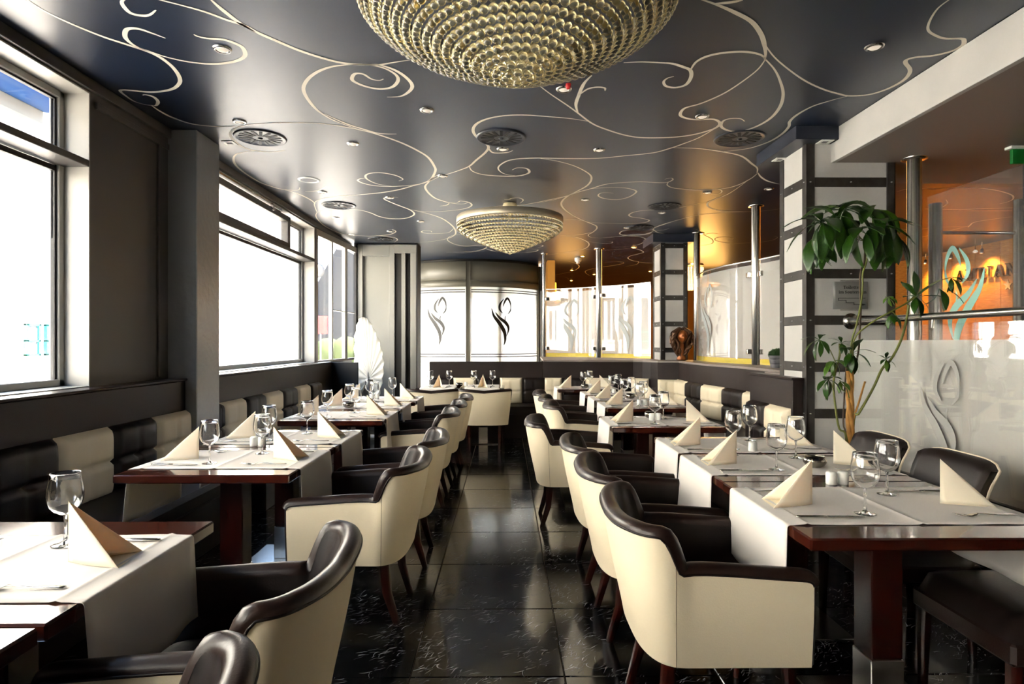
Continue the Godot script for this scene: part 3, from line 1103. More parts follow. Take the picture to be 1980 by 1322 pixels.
func build_benches():
	var st: SurfaceTool
	# --- left, in front of the pillar
	var b := thing("bench", "long dark bench with cream and brown cushions under the nearest window", "bench")
	st = begin()
	dbox(st, -2.38, -2.27, 0.0, 1.025, -0.6, 4.368, 0.006)
	obj("back_panel", done(st), M.panel_leather, b)
	st = begin()
	dbox(st, -2.385, -2.255, 1.025, 1.04, -0.6, 4.368, 0.004)
	obj("cap", done(st), M.rim_leather, b)
	st = begin()
	dbox(st, -2.27, -1.74, 0.34, 0.45, -0.6, 4.368, 0.025)
	obj("seat", done(st), M.dark_leather, b)
	st = begin()
	dbox(st, -2.27, -1.84, 0.0, 0.34, -0.6, 4.368, 0.004)
	obj("plinth", done(st), M.dark_leather, b)
	var runs := []
	for i in 8:
		runs.append([-2.268, 0.945 + i * 0.428, -2.268, 0.945 + (i + 1) * 0.428, i % 2 == 1])
	pads(b, runs)
	# --- left, behind the pillar
	b = thing("bench", "dark bench with cream and brown cushions under the second window", "bench")
	st = begin()
	dbox(st, -2.38, -2.27, 0.0, 1.025, 4.725, 8.02, 0.006)
	obj("back_panel", done(st), M.panel_leather, b)
	st = begin()
	dbox(st, -2.385, -2.255, 1.025, 1.04, 4.725, 8.02, 0.004)
	obj("cap", done(st), M.rim_leather, b)
	st = begin()
	dbox(st, -2.27, -1.74, 0.34, 0.45, 4.725, 7.6, 0.025)
	obj("seat", done(st), M.dark_leather, b)
	st = begin()
	dbox(st, -2.27, -1.84, 0.0, 0.34, 4.725, 7.6, 0.004)
	obj("plinth", done(st), M.dark_leather, b)
	runs = [[-2.268, 4.73, -2.268, 4.86, false]]
	for i in 6:
		runs.append([-2.268, 4.86 + i * 0.432, -2.268, 4.86 + (i + 1) * 0.432, i % 2 == 0])
	pads(b, runs)
	# --- across the back
	b = thing("bench", "bench across the back of the room below the round porch", "bench")
	st = begin()
	dbox(st, -1.07, 0.53, 0.0, 1.02, 8.62, 8.74, 0.006)
	obj("back_panel", done(st), M.panel_leather, b)
	st = begin()
	dbox(st, -1.07, 0.56, 0.33, 0.44, 8.08, 8.62, 0.025)
	obj("seat", done(st), M.dark_leather, b)
	st = begin()
	dbox(st, -1.05, 0.56, 0.0, 0.33, 8.24, 8.62, 0.004)
	obj("plinth", done(st), M.dark_leather, b)
	runs = []
	for i in 5:
		runs.append([-1.06 + i * 0.326, 8.615, -1.06 + (i + 1) * 0.326, 8.615, i % 2 == 1])
	pads(b, runs, 0.42, 0.375)
	# --- back right, bending round to the far column
	b = thing("bench", "bench at the back right bending round to the far column", "bench")
	var line := [[0.535, 8.62], [1.78, 8.50], [1.90, 8.45], [1.99, 8.36], [2.06, 8.24], [2.32, 8.14]]
	st = begin()
	bench_prism(st, strip(line, 0.12), 0.0, 1.02)
	obj("back_panel", done(st), M.panel_leather, b)
	st = begin()
	bench_prism(st, [[0.57, 8.08], [1.72, 7.96], [1.77, 8.13], [1.98, 8.15], [1.95, 8.34], [1.78, 8.49], [0.57, 8.6]], 0.33, 0.44)
	obj("seat", done(st), M.dark_leather, b)
	st = begin()
	bench_prism(st, [[0.57, 8.2], [1.70, 8.12], [1.93, 8.3], [1.78, 8.48], [0.57, 8.59]], 0.0, 0.33)
	obj("plinth", done(st), M.dark_leather, b)
	runs = []
	var xs := [0.545, 0.80, 1.12, 1.48, 1.77]
	for i in 4:
		runs.append([xs[i], 8.61 - (xs[i] - 0.535) * 0.096, xs[i + 1], 8.61 - (xs[i + 1] - 0.535) * 0.096, i % 2 == 0])
	runs.append([1.78, 8.49, 1.97, 8.36, true])
	runs.append([2.05, 8.21, 2.30, 8.12, true])
	pads(b, runs, 0.42, 0.375)
	# --- right, curved
	b = thing("bench", "curved bench on the right between the far column and the straight end", "bench")
	line = rail([Vector2(2.32, 8.14), Vector2(2.29, 7.6), Vector2(2.34, 7.0), Vector2(2.44, 6.4), Vector2(2.46, 5.9), Vector2(2.42, 5.18)], 5).map(func(p): return [p.x, p.y])
	st = begin()
	bench_prism(st, strip(line, 0.06), 0.0, 1.02)
	obj("back_panel", done(st), M.panel_leather, b)
	st = begin()
	bench_prism(st, [[1.80, 7.9], [1.78, 7.2], [1.86, 6.4], [1.90, 5.19], [2.38, 5.19], [2.42, 6.3], [2.33, 7.0], [2.28, 7.6], [2.31, 8.1]], 0.33, 0.44)
	obj("seat", done(st), M.dark_leather, b)
	st = begin()
	bench_prism(st, [[1.95, 7.9], [1.92, 7.2], [2.0, 6.4], [2.04, 5.19], [2.38, 5.19], [2.42, 6.3], [2.33, 7.0], [2.28, 7.6], [2.31, 8.1]], 0.0, 0.33)
	obj("plinth", done(st), M.dark_leather, b)
	pads(b, [[2.285, 8.1, 2.275, 7.60, true], [2.275, 7.60, 2.315, 7.12, false], [2.315, 7.12, 2.385, 6.62, true], [2.385, 6.62, 2.43, 6.14, false], [2.43, 6.14, 2.40, 5.66, true]], 0.42, 0.385)
	# --- right, straight end in front of the large column
	b = thing("bench", "straight bench end with a tall dark panel beside the large column", "bench")
	st = begin()
	dbox(st, 2.068, 2.148, 0.0, 1.025, 4.38, 5.15, 0.005)
	obj("back_panel", done(st), M.panel_leather, b)
	st = begin()
	dbox(st, 2.055, 2.150, 1.025, 1.04, 4.37, 5.17, 0.003)
	obj("cap", done(st), M.rim_leather, b)
	st = begin()
	dbox(st, 1.56, 2.068, 0.33, 0.44, 4.40, 5.15, 0.025)
	obj("seat", done(st), M.dark_leather, b)
	st = begin()
	dbox(st, 1.68, 2.068, 0.0, 0.33, 4.42, 5.15, 0.004)
	obj("plinth", done(st), M.dark_leather, b)
	pads(b, [[2.066, 5.13, 2.066, 4.76, false], [2.066, 4.76, 2.066, 4.40, true]], 0.43, 0.385)
	# ledge behind the benches that carries the glass screens
	st = begin()
	bench_prism(st, [[2.285, 7.6], [2.31, 8.13], [2.06, 8.235], [1.985, 8.355], [1.9, 8.445], [1.78, 8.495], [0.535, 8.615], [0.60, 10.56], [1.56, 10.02], [2.19, 9.2], [2.19, 8.59], [2.74, 8.59], [2.70, 7.7], [2.70, 7.15], [2.85, 6.75], [2.95, 6.2], [2.95, 5.2], [2.86, 4.92], [2.28, 4.92], [2.20, 5.16], [2.42, 5.16], [2.46, 5.9], [2.44, 6.4], [2.335, 7.0]], 1.0215, 1.045)
	tag(obj("ledge", done(st), M.soffit_paint), "pale curved ledge behind the right benches carrying the glass screens", "ledge")

# ---------------------------------------------------------------- tables and what is laid on them
func make_table(w: float, dz: float, label: String, at: Vector3, turn := 0.0) -> Node3D:
	var t := thing("dining_table", label, "table", at, turn, "dark wood dining tables")
	var st := begin()
	box(st, Vector3(-w / 2, T - 0.038, -dz / 2), Vector3(w / 2, T, dz / 2), 0.005)
	obj("tabletop", done(st), M.table_wood, t)
	st = begin()
	box(st, Vector3(-w / 2 + 0.09, T - 0.085, -0.05), Vector3(w / 2 - 0.09, T - 0.038, 0.05), 0.003)
	obj("bearer", done(st), M.leg_wood, t)
	st = begin()
	box(st, Vector3(-0.055, 0.2, -0.055), Vector3(0.055, T - 0.05, 0.055), 0.004)
	obj("pedestal", done(st), M.leg_wood, t)
	st = begin()
	box(st, Vector3(-0.058, 0.012, -0.058), Vector3(0.058, 0.2, 0.058), 0.003)
	obj("steel_sleeve", done(st), M.steel, t)
	st = begin()
	box(st, Vector3(-0.2, 0.0, -0.2), Vector3(0.2, 0.012, 0.2), 0.003)
	obj("base_plate", done(st), M.steel, t)
	return t

# cloth lying across the table (along local x), hanging over both ends
func make_runner(len_x: float, width: float, drop: float, seed_n: int, label: String, at: Vector3, turn := 0.0) -> MeshInstance3D:
	var r := RandomNumberGenerator.new()
	r.seed = seed_n
	var half := len_x / 2
	var prof := []      # (x, y, nx, ny)
	for k in 9:
		prof.append([-1, k, Vector2()])
	var line := []
	var nr := []
	var rad := 0.010
	for k in 8:
		line.append(Vector2(-half - rad, T - rad - drop + drop * k / 8.0))
		nr.append(Vector2(-1, 0))
	for k in 5:
		var a := PI / 2 * k / 4.0
		line.append(Vector2(-half - rad * cos(a), T - rad + (rad + 0.0022) * sin(a)))
		nr.append(Vector2(-cos(a), sin(a)))
	for f in [0.012, 0.03, 0.055, 0.064, 0.0715, 0.079, 0.09, 0.12, 0.18, 0.25, 0.32, 0.40, 0.46, 0.485, 0.493, 0.5, 0.507, 0.515, 0.54, 0.60, 0.68, 0.75, 0.82, 0.88, 0.91, 0.921, 0.9285, 0.936, 0.945, 0.97, 0.988]:
		line.append(Vector2(lerpf(-half, half, f), T + 0.0022))
		nr.append(Vector2(0, 1))
	for k in range(4, -1, -1):
		var a := PI / 2 * k / 4.0
		line.append(Vector2(half + rad * cos(a), T - rad + (rad + 0.0022) * sin(a)))
		nr.append(Vector2(cos(a), sin(a)))
	for k in range(7, -1, -1):
		line.append(Vector2(half + rad, T - rad - drop + drop * k / 8.0))
		nr.append(Vector2(1, 0))
	var rows := []
	var nrm := []
	var ph := r.randf() * TAU
	var am := r.randf_range(0.006, 0.013)
	var n := line.size()
	for i in n:
		var row := []
		var nn := []
		var hang := clampf((T - 0.012 - line[i].y) / drop, 0, 1)
		for j in 17:
			var z := lerpf(-width / 2, width / 2, j / 16.0)
			var edge := pow(absf(z) / (width / 2), 4)
			var side := signf(line[i].x)
			var wave := am * hang * (1.0 + sin(z * 23.0 + ph + side) + 0.6 * edge)
			var p := Vector3(line[i].x + nr[i].x * wave, line[i].y, -z * (1.0 + 0.03 * hang))
			if hang <= 0.0 and i > 13 and i < n - 14:       # ironed creases
				for c in [0.0, half - 0.055, -half + 0.055]:
					p.y += 0.0035 * exp(-pow((p.x - c) / 0.008, 2))
				p.y += 0.0012 * (1.0 + sin(p.x * 31.0 + ph) * sin(z * 17.0 + ph * 2.0))
			row.append(p)
			nn.append(Vector3(nr[i].x, nr[i].y, 0))
		rows.append(row)
		nrm.append(nn)
	var st := begin(false)
	slab(st, rows, nrm, 0.0016)
	var o := obj("table_runner", done(st), M.table_linen, null, at)
	o.rotation.y = turn
	tag(o, label, "table runner", "white linen runners across the tables")
	return o

func make_glass(scale := 1.0) -> Node3D:
	var t := thing("wine_glass", "", "wine glass", Vector3.ZERO, 0.0, "wine glasses on the laid tables")
	var st := begin(false)
	lathe(st, [Vector2(0.0, 0.0), Vector2(0.033, 0.0), Vector2(0.035, 0.0015), Vector2(0.030, 0.003), Vector2(0.012, 0.006), Vector2(0.0055, 0.012), Vector2(0.004, 0.03), Vector2(0.0038, 0.07), Vector2(0.006, 0.085), Vector2(0.0, 0.0875)], 20)
	obj("stem", done(st), M.solid_glass, t)
	var outer := [Vector2(0.004, 0.0845), Vector2(0.014, 0.088), Vector2(0.028, 0.097), Vector2(0.038, 0.110), Vector2(0.0435, 0.126), Vector2(0.0445, 0.142), Vector2(0.0425, 0.162), Vector2(0.039, 0.184), Vector2(0.0365, 0.203)]
	var prof := outer.duplicate()
	prof.append(Vector2(0.0358, 0.2040))
	for k in range(outer.size() - 1, -1, -1):
		prof.append(Vector2(maxf(outer[k].x - 0.0013, 0.0), outer[k].y + (0.0012 if k < 3 else 0.0)))
	st = begin(false)
	lathe(st, prof, 28)
	obj("bowl", done(st), M.solid_glass, t)
	st = begin(false)
	var ring := []
	for k in 29:
		ring.append(Vector3(cos(TAU * k / 28) * 0.0361, 0.2035, sin(TAU * k / 28) * 0.0361))
	tube(st, ring, 0.0009, 5, false)
	obj("lip", done(st), M.solid_glass, t)
	return t

# a napkin folded to a standing pyramid: spine upright at the origin, open front towards local -z
func make_napkin() -> Node3D:
	var t := thing("napkin", "", "napkin", Vector3.ZERO, 0.0, "cream napkins folded to standing pyramids")
	var h := 0.158
	for s in [-1.0, 1.0]:
		var rows := []
		var nrm := []
		var foot := Vector3(s * 0.064, 0.0, -0.155)
		for i in 9:
			var k := i / 8.0
			var row := []
			var nn := []
			for j in 9:
				var u := j / 8.0
				# from the spine (u = 0) to the sloping front edge (u = 1)
				var low := foot * u
				var top := Vector3(0, h, 0)
				var p := low.lerp(top, k)
				var n := Vector3(s * 0.155, 0, 0.064).normalized()
				p += n * (0.006 * sin(PI * u) * (1 - k))
				row.append(p)
				nn.append(n)
			rows.append(row)
			nrm.append(nn)
		var st := begin(false)
		if s > 0:
			for r in rows:
				r.reverse()
			for r in nrm:
				r.reverse()
		slab(st, rows, nrm, 0.0016)
		obj("wing", done(st), M.napkin_paper, t)
	var st := begin()
	for s in [-1.0, 1.0]:       # turned-in flap at the foot
		face(st, [Vector3(s * 0.063, 0.001, -0.154), Vector3(s * 0.012, 0.001, -0.05), Vector3(s * 0.006, 0.016, -0.10)], Vector3.UP)
	face(st, [Vector3(0.063, 0.0012, -0.154), Vector3(-0.063, 0.0012, -0.154), Vector3(0, 0.0012, -0.02)], Vector3.UP)
	face(st, [Vector3(0.063, 0.0004, -0.154), Vector3(-0.063, 0.0004, -0.154), Vector3(0, 0.0004, -0.02)], Vector3.DOWN)
	obj("fold", done(st), M.napkin_paper, t)
	return t

func make_fork() -> Node3D:      # lies along local z, tines at -z
	var t := thing("fork", "", "fork", Vector3.ZERO, 0.0, "steel forks beside the napkins")
	var st := begin(false)
	bar(st, [Vector3(0, 0.004, 0.10), Vector3(0, 0.0045, 0.09), Vector3(0, 0.005, 0.04), Vector3(0, 0.009, -0.01), Vector3(0, 0.010, -0.03)], [0.0065, 0.0075, 0.0055, 0.0032, 0.003], [0.0012, 0.0014, 0.0014, 0.0016, 0.0014], Vector3.RIGHT)
	obj("handle", done(st), M.polished_steel, t)
	st = begin(false)
	bar(st, [Vector3(0, 0.010, -0.028), Vector3(0, 0.006, -0.042), Vector3(0, 0.003, -0.055), Vector3(0, 0.003, -0.066)], [0.003, 0.0095, 0.0115, 0.0115], [0.0013, 0.0011, 0.001, 0.001], Vector3.RIGHT)
	for k in 4:
		var x := -0.0096 + 0.0064 * k
		bar(st, [Vector3(x, 0.003, -0.064), Vector3(x, 0.005, -0.085), Vector3(x, 0.0095, -0.108)], [0.0019, 0.0016, 0.0009], [0.001, 0.0009, 0.0006], Vector3.RIGHT)
	obj("tines", done(st), M.polished_steel, t)
	return t

func make_knife() -> Node3D:
	var t := thing("knife", "", "knife", Vector3.ZERO, 0.0, "steel knives beside the napkins")
	var st := begin(false)
	bar(st, [Vector3(0, 0.004, 0.11), Vector3(0, 0.004, 0.10), Vector3(0, 0.004, 0.03), Vector3(0, 0.004, 0.012)], [0.006, 0.0075, 0.0062, 0.005], [0.0026, 0.0034, 0.003, 0.0026], Vector3.RIGHT)
	obj("handle", done(st), M.polished_steel, t)
	st = begin(false)
	bar(st, [Vector3(0, 0.004, 0.015), Vector3(0, 0.004, 0.0), Vector3(0.001, 0.004, -0.06), Vector3(0.002, 0.004, -0.095), Vector3(0.006, 0.004, -0.11)], [0.004, 0.0085, 0.0095, 0.0075, 0.0015], [0.0015, 0.0012, 0.001, 0.0009, 0.0005], Vector3.RIGHT)
	obj("blade", done(st), M.polished_steel, t)
	return t

func make_shaker() -> Node3D:
	var t := thing("shaker", "", "shaker", Vector3.ZERO, 0.0, "white porcelain salt and pepper shakers")
	var st := begin(false)
	lathe(st, [Vector2(0, 0.0), Vector2(0.019, 0.0), Vector2(0.0215, 0.003), Vector2(0.0215, 0.044), Vector2(0.019, 0.050), Vector2(0.012, 0.0525), Vector2(0, 0.053)], 20)
	obj("body", done(st), M.porcelain, t)
	st = begin()
	for k in 3:
		var c := Vector3(-0.006 + 0.006 * k, 0.0528, 0)
		box(st, c - Vector3(0.0012, 0.0008, 0.0012), c + Vector3(0.0012, 0.0008, 0.0012), 0.0003)
	obj("hole", done(st), M.seal_black, t)
	return t

func make_candle_bowl() -> Node3D:
	var t := thing("candle_bowl", "", "candle holder", Vector3.ZERO, 0.0, "dark mirrored tealight bowls on the tables")
	var st := begin(false)
	lathe(st, [Vector2(0, 0.0), Vector2(0.026, 0.0), Vector2(0.040, 0.008), Vector2(0.050, 0.024), Vector2(0.049, 0.038), Vector2(0.041, 0.049), Vector2(0.038, 0.050), Vector2(0.040, 0.044), Vector2(0.044, 0.030), Vector2(0.034, 0.012), Vector2(0, 0.008)], 24)
	obj("bowl", done(st), M.dark_chrome, t)
	st = begin(false)
	lathe(st, [Vector2(0, 0.009), Vector2(0.019, 0.009), Vector2(0.019, 0.022), Vector2(0.017, 0.022), Vector2(0.016, 0.020), Vector2(0, 0.020)], 18)
	obj("tealight", done(st), M.porcelain, t)
	return t

var P := {}

func lay(kind: String, label: String, at: Vector3, turn := 0.0):
	return copy_of(P[kind], P[kind].name, label, at, turn)

# a two-place table: side = -1 for the left row (aisle on its right), +1 for the right row
func laid_table(side: float, x0: float, x1: float, d0: float, d1: float, where: String, o := {}):
	var cx := (x0 + x1) / 2
	var cd := (d0 + d1) / 2
	make_table(x1 - x0, d1 - d0, "dark wood pedestal table, the " + where, V(cx, 0, cd), o.get("turn", 0.0))
	if o.get("bare", false):
		return
	var rc: float = o.get("rd", cd)
	make_runner(x1 - x0, o.get("rw", 0.475), o.get("drop", 0.235), int(d0 * 100), "white linen runner hanging over both ends of the " + where, V(cx, 0, rc), o.get("turn", 0.0))
	var top := T + 0.0045
	var aisle := x0 if side > 0 else x1
	var wall := x1 if side > 0 else x0
	var yaw_a := PI / 2 if side > 0 else -PI / 2      # napkin front (-z) turned to the aisle
	var r := RandomNumberGenerator.new()
	r.seed = int(d0 * 1000) + 7
	var j = func(a): return r.randf_range(-a, a)
	for e in ["aisle", "bench"]:
		var s := side if e == "aisle" else -side        # direction from the diner to the middle of the table
		var xe: float = aisle if e == "aisle" else wall
		var yaw: float = yaw_a if e == "aisle" else yaw_a + PI
		var end_name: String = "aisle" if e == "aisle" else ("wall" if side < 0 else "outer")
		var lefthand: float = s      # depth offset of the diner's right hand is -s... near is towards the camera
		lay("napkin", "cream pyramid napkin at the %s end of the %s" % [end_name, where], V(xe + s * (0.195 + j.call(0.008)), top, rc + j.call(0.012) + 0.0), yaw + j.call(0.10))
		# left hand of a diner facing +x lies farther away
		var fork_d := rc + s * 0.165
		var knife_d := rc - s * 0.165
		var turn := -s * PI / 2
		lay("fork", "steel fork at the %s end of the %s" % [end_name, where], V(xe + s * (0.155 if e == "bench" or side > 0 else 0.185), top, fork_d + j.call(0.01)), turn + j.call(0.05))
		lay("knife", "steel table knife at the %s end of the %s" % [end_name, where], V(xe + s * 0.165, top, knife_d + j.call(0.01)), turn + j.call(0.05))
		if not (e == "bench" and o.get("one_glass", false)):
			lay("wine_glass", "clear wine glass at the %s place of the %s" % [end_name, where], V(xe + s * (0.31 + j.call(0.015)), top, knife_d + s * 0.03 + j.call(0.01)), j.call(3.0))
	if o.has("extra_glass"):
		for g in o.extra_glass:
			lay("wine_glass", "extra clear wine glass near the middle of the " + where, V(g[0], top, g[1]))
	if o.has("shakers"):
		for k in o.shakers.size():
			var g = o.shakers[k]
			lay("shaker", "%s white porcelain shaker on the %s" % ["single" if o.shakers.size() == 1 else ["left", "right"][k], where], V(g[0], T if absf(g[1] - rc) > 0.24 else top, g[1]))
	if o.has("bowl"):
		lay("candle_bowl", "dark mirrored tealight bowl on the " + where, V(o.bowl[0], T if absf(o.bowl[1] - rc) > 0.24 else top, o.bowl[1]))

func build_tables():
	P.napkin = make_napkin()
	P.wine_glass = make_glass()
	P.fork = make_fork()
	P.knife = make_knife()
	P.shaker = make_shaker()
	P.candle_bowl = make_candle_bowl()
	# left row, from the front
	laid_table(-1, -1.705, -0.945, 0.56, 1.25, "front left table cut off by the frame corner", {"bare": true})
	laid_table(-1, -1.705, -0.94, 1.262, 1.985, "first laid left table", {"rd": 1.60, "one_glass": true})
	laid_table(-1, -1.705, -0.94, 2.67, 3.365, "second laid left table", {"rd": 3.03, "shakers": [[-1.40, 3.42], [-1.355, 3.42]]})
	laid_table(-1, -1.70, -0.935, 3.372, 4.04, "third laid left table", {"bowl": [-1.46, 3.72]})
	laid_table(-1, -1.67, -0.90, 4.49, 5.18, "fourth laid left table", {})
	laid_table(-1, -1.67, -0.90, 5.19, 5.88, "fifth laid left table", {"bowl": [-1.37, 5.36]})
	laid_table(-1, -1.66, -0.87, 5.89, 6.56, "last laid left table", {"shakers": [[-1.34, 6.15], [-1.29, 6.17]]})
	# right row
	laid_table(1, 0.897, 1.74, 1.785, 2.515, "nearest right table", {"rd": 2.16, "rw": 0.49, "shakers": [[1.325, 2.47], [1.375, 2.475]]})
	laid_table(1, 0.90, 1.74, 2.522, 3.14, "second right table", {"rd": 2.87, "bowl": [1.42, 2.79]})
	laid_table(1, 0.905, 1.74, 3.147, 3.71, "third right table", {"rd": 3.40, "shakers": [[1.30, 3.2]]})
	laid_table(1, 0.725, 1.50, 4.12, 4.75, "fourth right table", {"rd": 4.42, "shakers": [[1.075, 4.47], [1.125, 4.48]], "bowl": [1.10, 4.60]})
	laid_table(1, 0.89, 1.62, 5.30, 5.935, "fifth right table", {"shakers": [[1.22, 5.55], [1.27, 5.56]]})
	laid_table(1, 0.885, 1.62, 5.942, 6.565, "sixth right table", {"bowl": [1.27, 6.2]})
	laid_table(1, 0.88, 1.62, 6.572, 7.2, "seventh right table", {"shakers": [[1.22, 6.85]]})
	laid_table(1, 0.645, 1.39, 7.42, 8.0, "farthest right table by the back bench", {"bowl": [0.99, 7.62], "shakers": [[1.06, 7.62]]})
	# two tables across the back
	for k in 2:
		var cx: float = [-0.845, -0.285][k]
		var w := 0.55
		var where: String = ["left back table", "right back table"][k]
		make_table(w, 0.64, "dark wood pedestal table, the " + where, V(cx, 0, 7.94))
		make_runner(0.64, 0.44, 0.22, 900 + k, "white linen runner hanging towards the aisle on the " + where, V(cx, 0, 7.94), PI / 2)
		var top := T + 0.0045
		lay("napkin", "cream pyramid napkin opening to the camera on the " + where, V(cx, top, 7.82), PI)
		lay("wine_glass", "clear wine glass left of the napkin on the " + where, V(cx - 0.12, top, 7.9))
		lay("wine_glass", "clear wine glass right of the napkin on the " + where, V(cx + 0.12, top, 7.92))
		lay("fork", "steel fork left of the napkin on the " + where, V(cx - 0.10, top, 7.74))
		lay("knife", "steel knife right of the napkin on the " + where, V(cx + 0.10, top, 7.74))
	lay("candle_bowl", "dark mirrored tealight bowl between the two tables at the back", V(-0.60, T, 7.95))
	lay("shaker", "white porcelain shaker between the two tables at the back", V(-0.51, T + 0.0045, 7.93))

func build_chairs():
	var proto := make_armchair()
	var L := PI / 2
	for c in [
		[-0.73, 0.87, L + 0.04, "cream and brown armchair cut off by the bottom edge at the left"],
		[-0.725, 1.61, L, "cream and brown armchair at the first laid left table"],
		[-0.69, 3.0, L - 0.02, "cream and brown armchair at the second laid table of the left row"],
		[-0.66, 3.70, L + 0.02, "cream and brown armchair at the third laid left table"],
		[-0.69, 5.02, L, "cream and brown armchair at the fourth laid left table"],
		[-0.675, 5.70, L, "cream and brown armchair at the fifth laid left table"],
		[-0.65, 6.36, L, "cream and brown armchair at the last laid left table"],
		[0.665, 2.14, -L + 0.0, "cream and brown armchair nearest the camera on the right of the aisle"],
		[0.645, 2.82, -L, "cream and brown armchair at the second right table"],
		[0.635, 3.48, -L + 0.03, "cream and brown armchair at the third right table"],
		[0.455, 4.46, -L - 0.02, "cream and brown armchair pulled into the aisle at the fourth right table"],
		[0.66, 5.58, -L, "cream and brown armchair at the fifth right table"],
		[0.655, 6.25, -L, "cream and brown armchair at the sixth right table"],
		[0.625, 6.90, -L, "cream and brown armchair at the seventh right table"],
		[-0.872, 7.50, 0.0, "cream armchair seen from behind at the left back table"],
		[-0.25, 7.50, 0.0, "cream armchair seen from behind at the right back table"],
	]:
		copy_of(proto, "armchair", c[3], V(c[0], 0, c[1]), c[2])
	var side := make_side_chair()
	for c in [
		[1.79, 2.09, L, "dark leather chair under a hanging runner at the right edge"],
		[1.745, 2.74, L - 0.04, "dark leather chair with cream piped back at the second right table"],
		[1.745, 3.30, L - 0.06, "dark leather chair beside the potted tree at the third right table"],
	]:
		copy_of(side, "side_chair", c[3], V(c[0], 0, c[1]), c[2])

# ---------------------------------------------------------------- lights and ceiling fittings
func make_downlight() -> Node3D:
	var t := thing("downlight", "", "ceiling light", Vector3.ZERO, 0.0, "small round recessed ceiling lights")
	var st := begin(false)
	lathe(st, [Vector2(0.029, -0.003), Vector2(0.034, -0.009), Vector2(0.043, -0.007), Vector2(0.047, 0.0)], 24)
	obj("ring", done(st), M.steel, t)
	st = begin(false)
	lathe(st, [Vector2(0.0, -0.013), Vector2(0.015, -0.012), Vector2(0.025, -0.008), Vector2(0.030, -0.003)], 20)
	obj("bulb", done(st), M.cool_bulb, t)
	return t

func make_vent(white := false) -> Node3D:
	var t := thing("air_vent", "", "air vent", Vector3.ZERO, 0.0, "round swirl air vents in the ceiling")
	var st := begin(false)
	lathe(st, [Vector2(0.0, -0.006), Vector2(0.165, -0.006), Vector2(0.172, -0.010), Vector2(0.182, -0.009), Vector2(0.186, 0.0)], 40)
	obj("disc", done(st), M.vent_metal, t)
	for k in 16:
		var a := TAU * k / 16
		st = begin()
		box(st, Vector3(0.055, -0.0085, -0.011), Vector3(0.152, -0.0055, 0.011), 0.001, Transform3D(Basis(Vector3.UP, a), Vector3.ZERO))
		obj("slot", done(st), M.seal_black, t)
		st = begin()
		box(st, Vector3(0.056, -0.013, -0.016), Vector3(0.150, -0.008, -0.009), 0.001, Transform3D(Basis(Vector3.UP, a) * Basis(Vector3.RIGHT, 0.5), Vector3.ZERO))
		obj("blade", done(st), M.vent_metal, t)
	st = begin(false)
	lathe(st, [Vector2(0.0, -0.016), Vector2(0.012, -0.015), Vector2(0.018, -0.009), Vector2(0.018, -0.005)], 16)
	obj("hub", done(st), M.vent_metal, t)
	return t

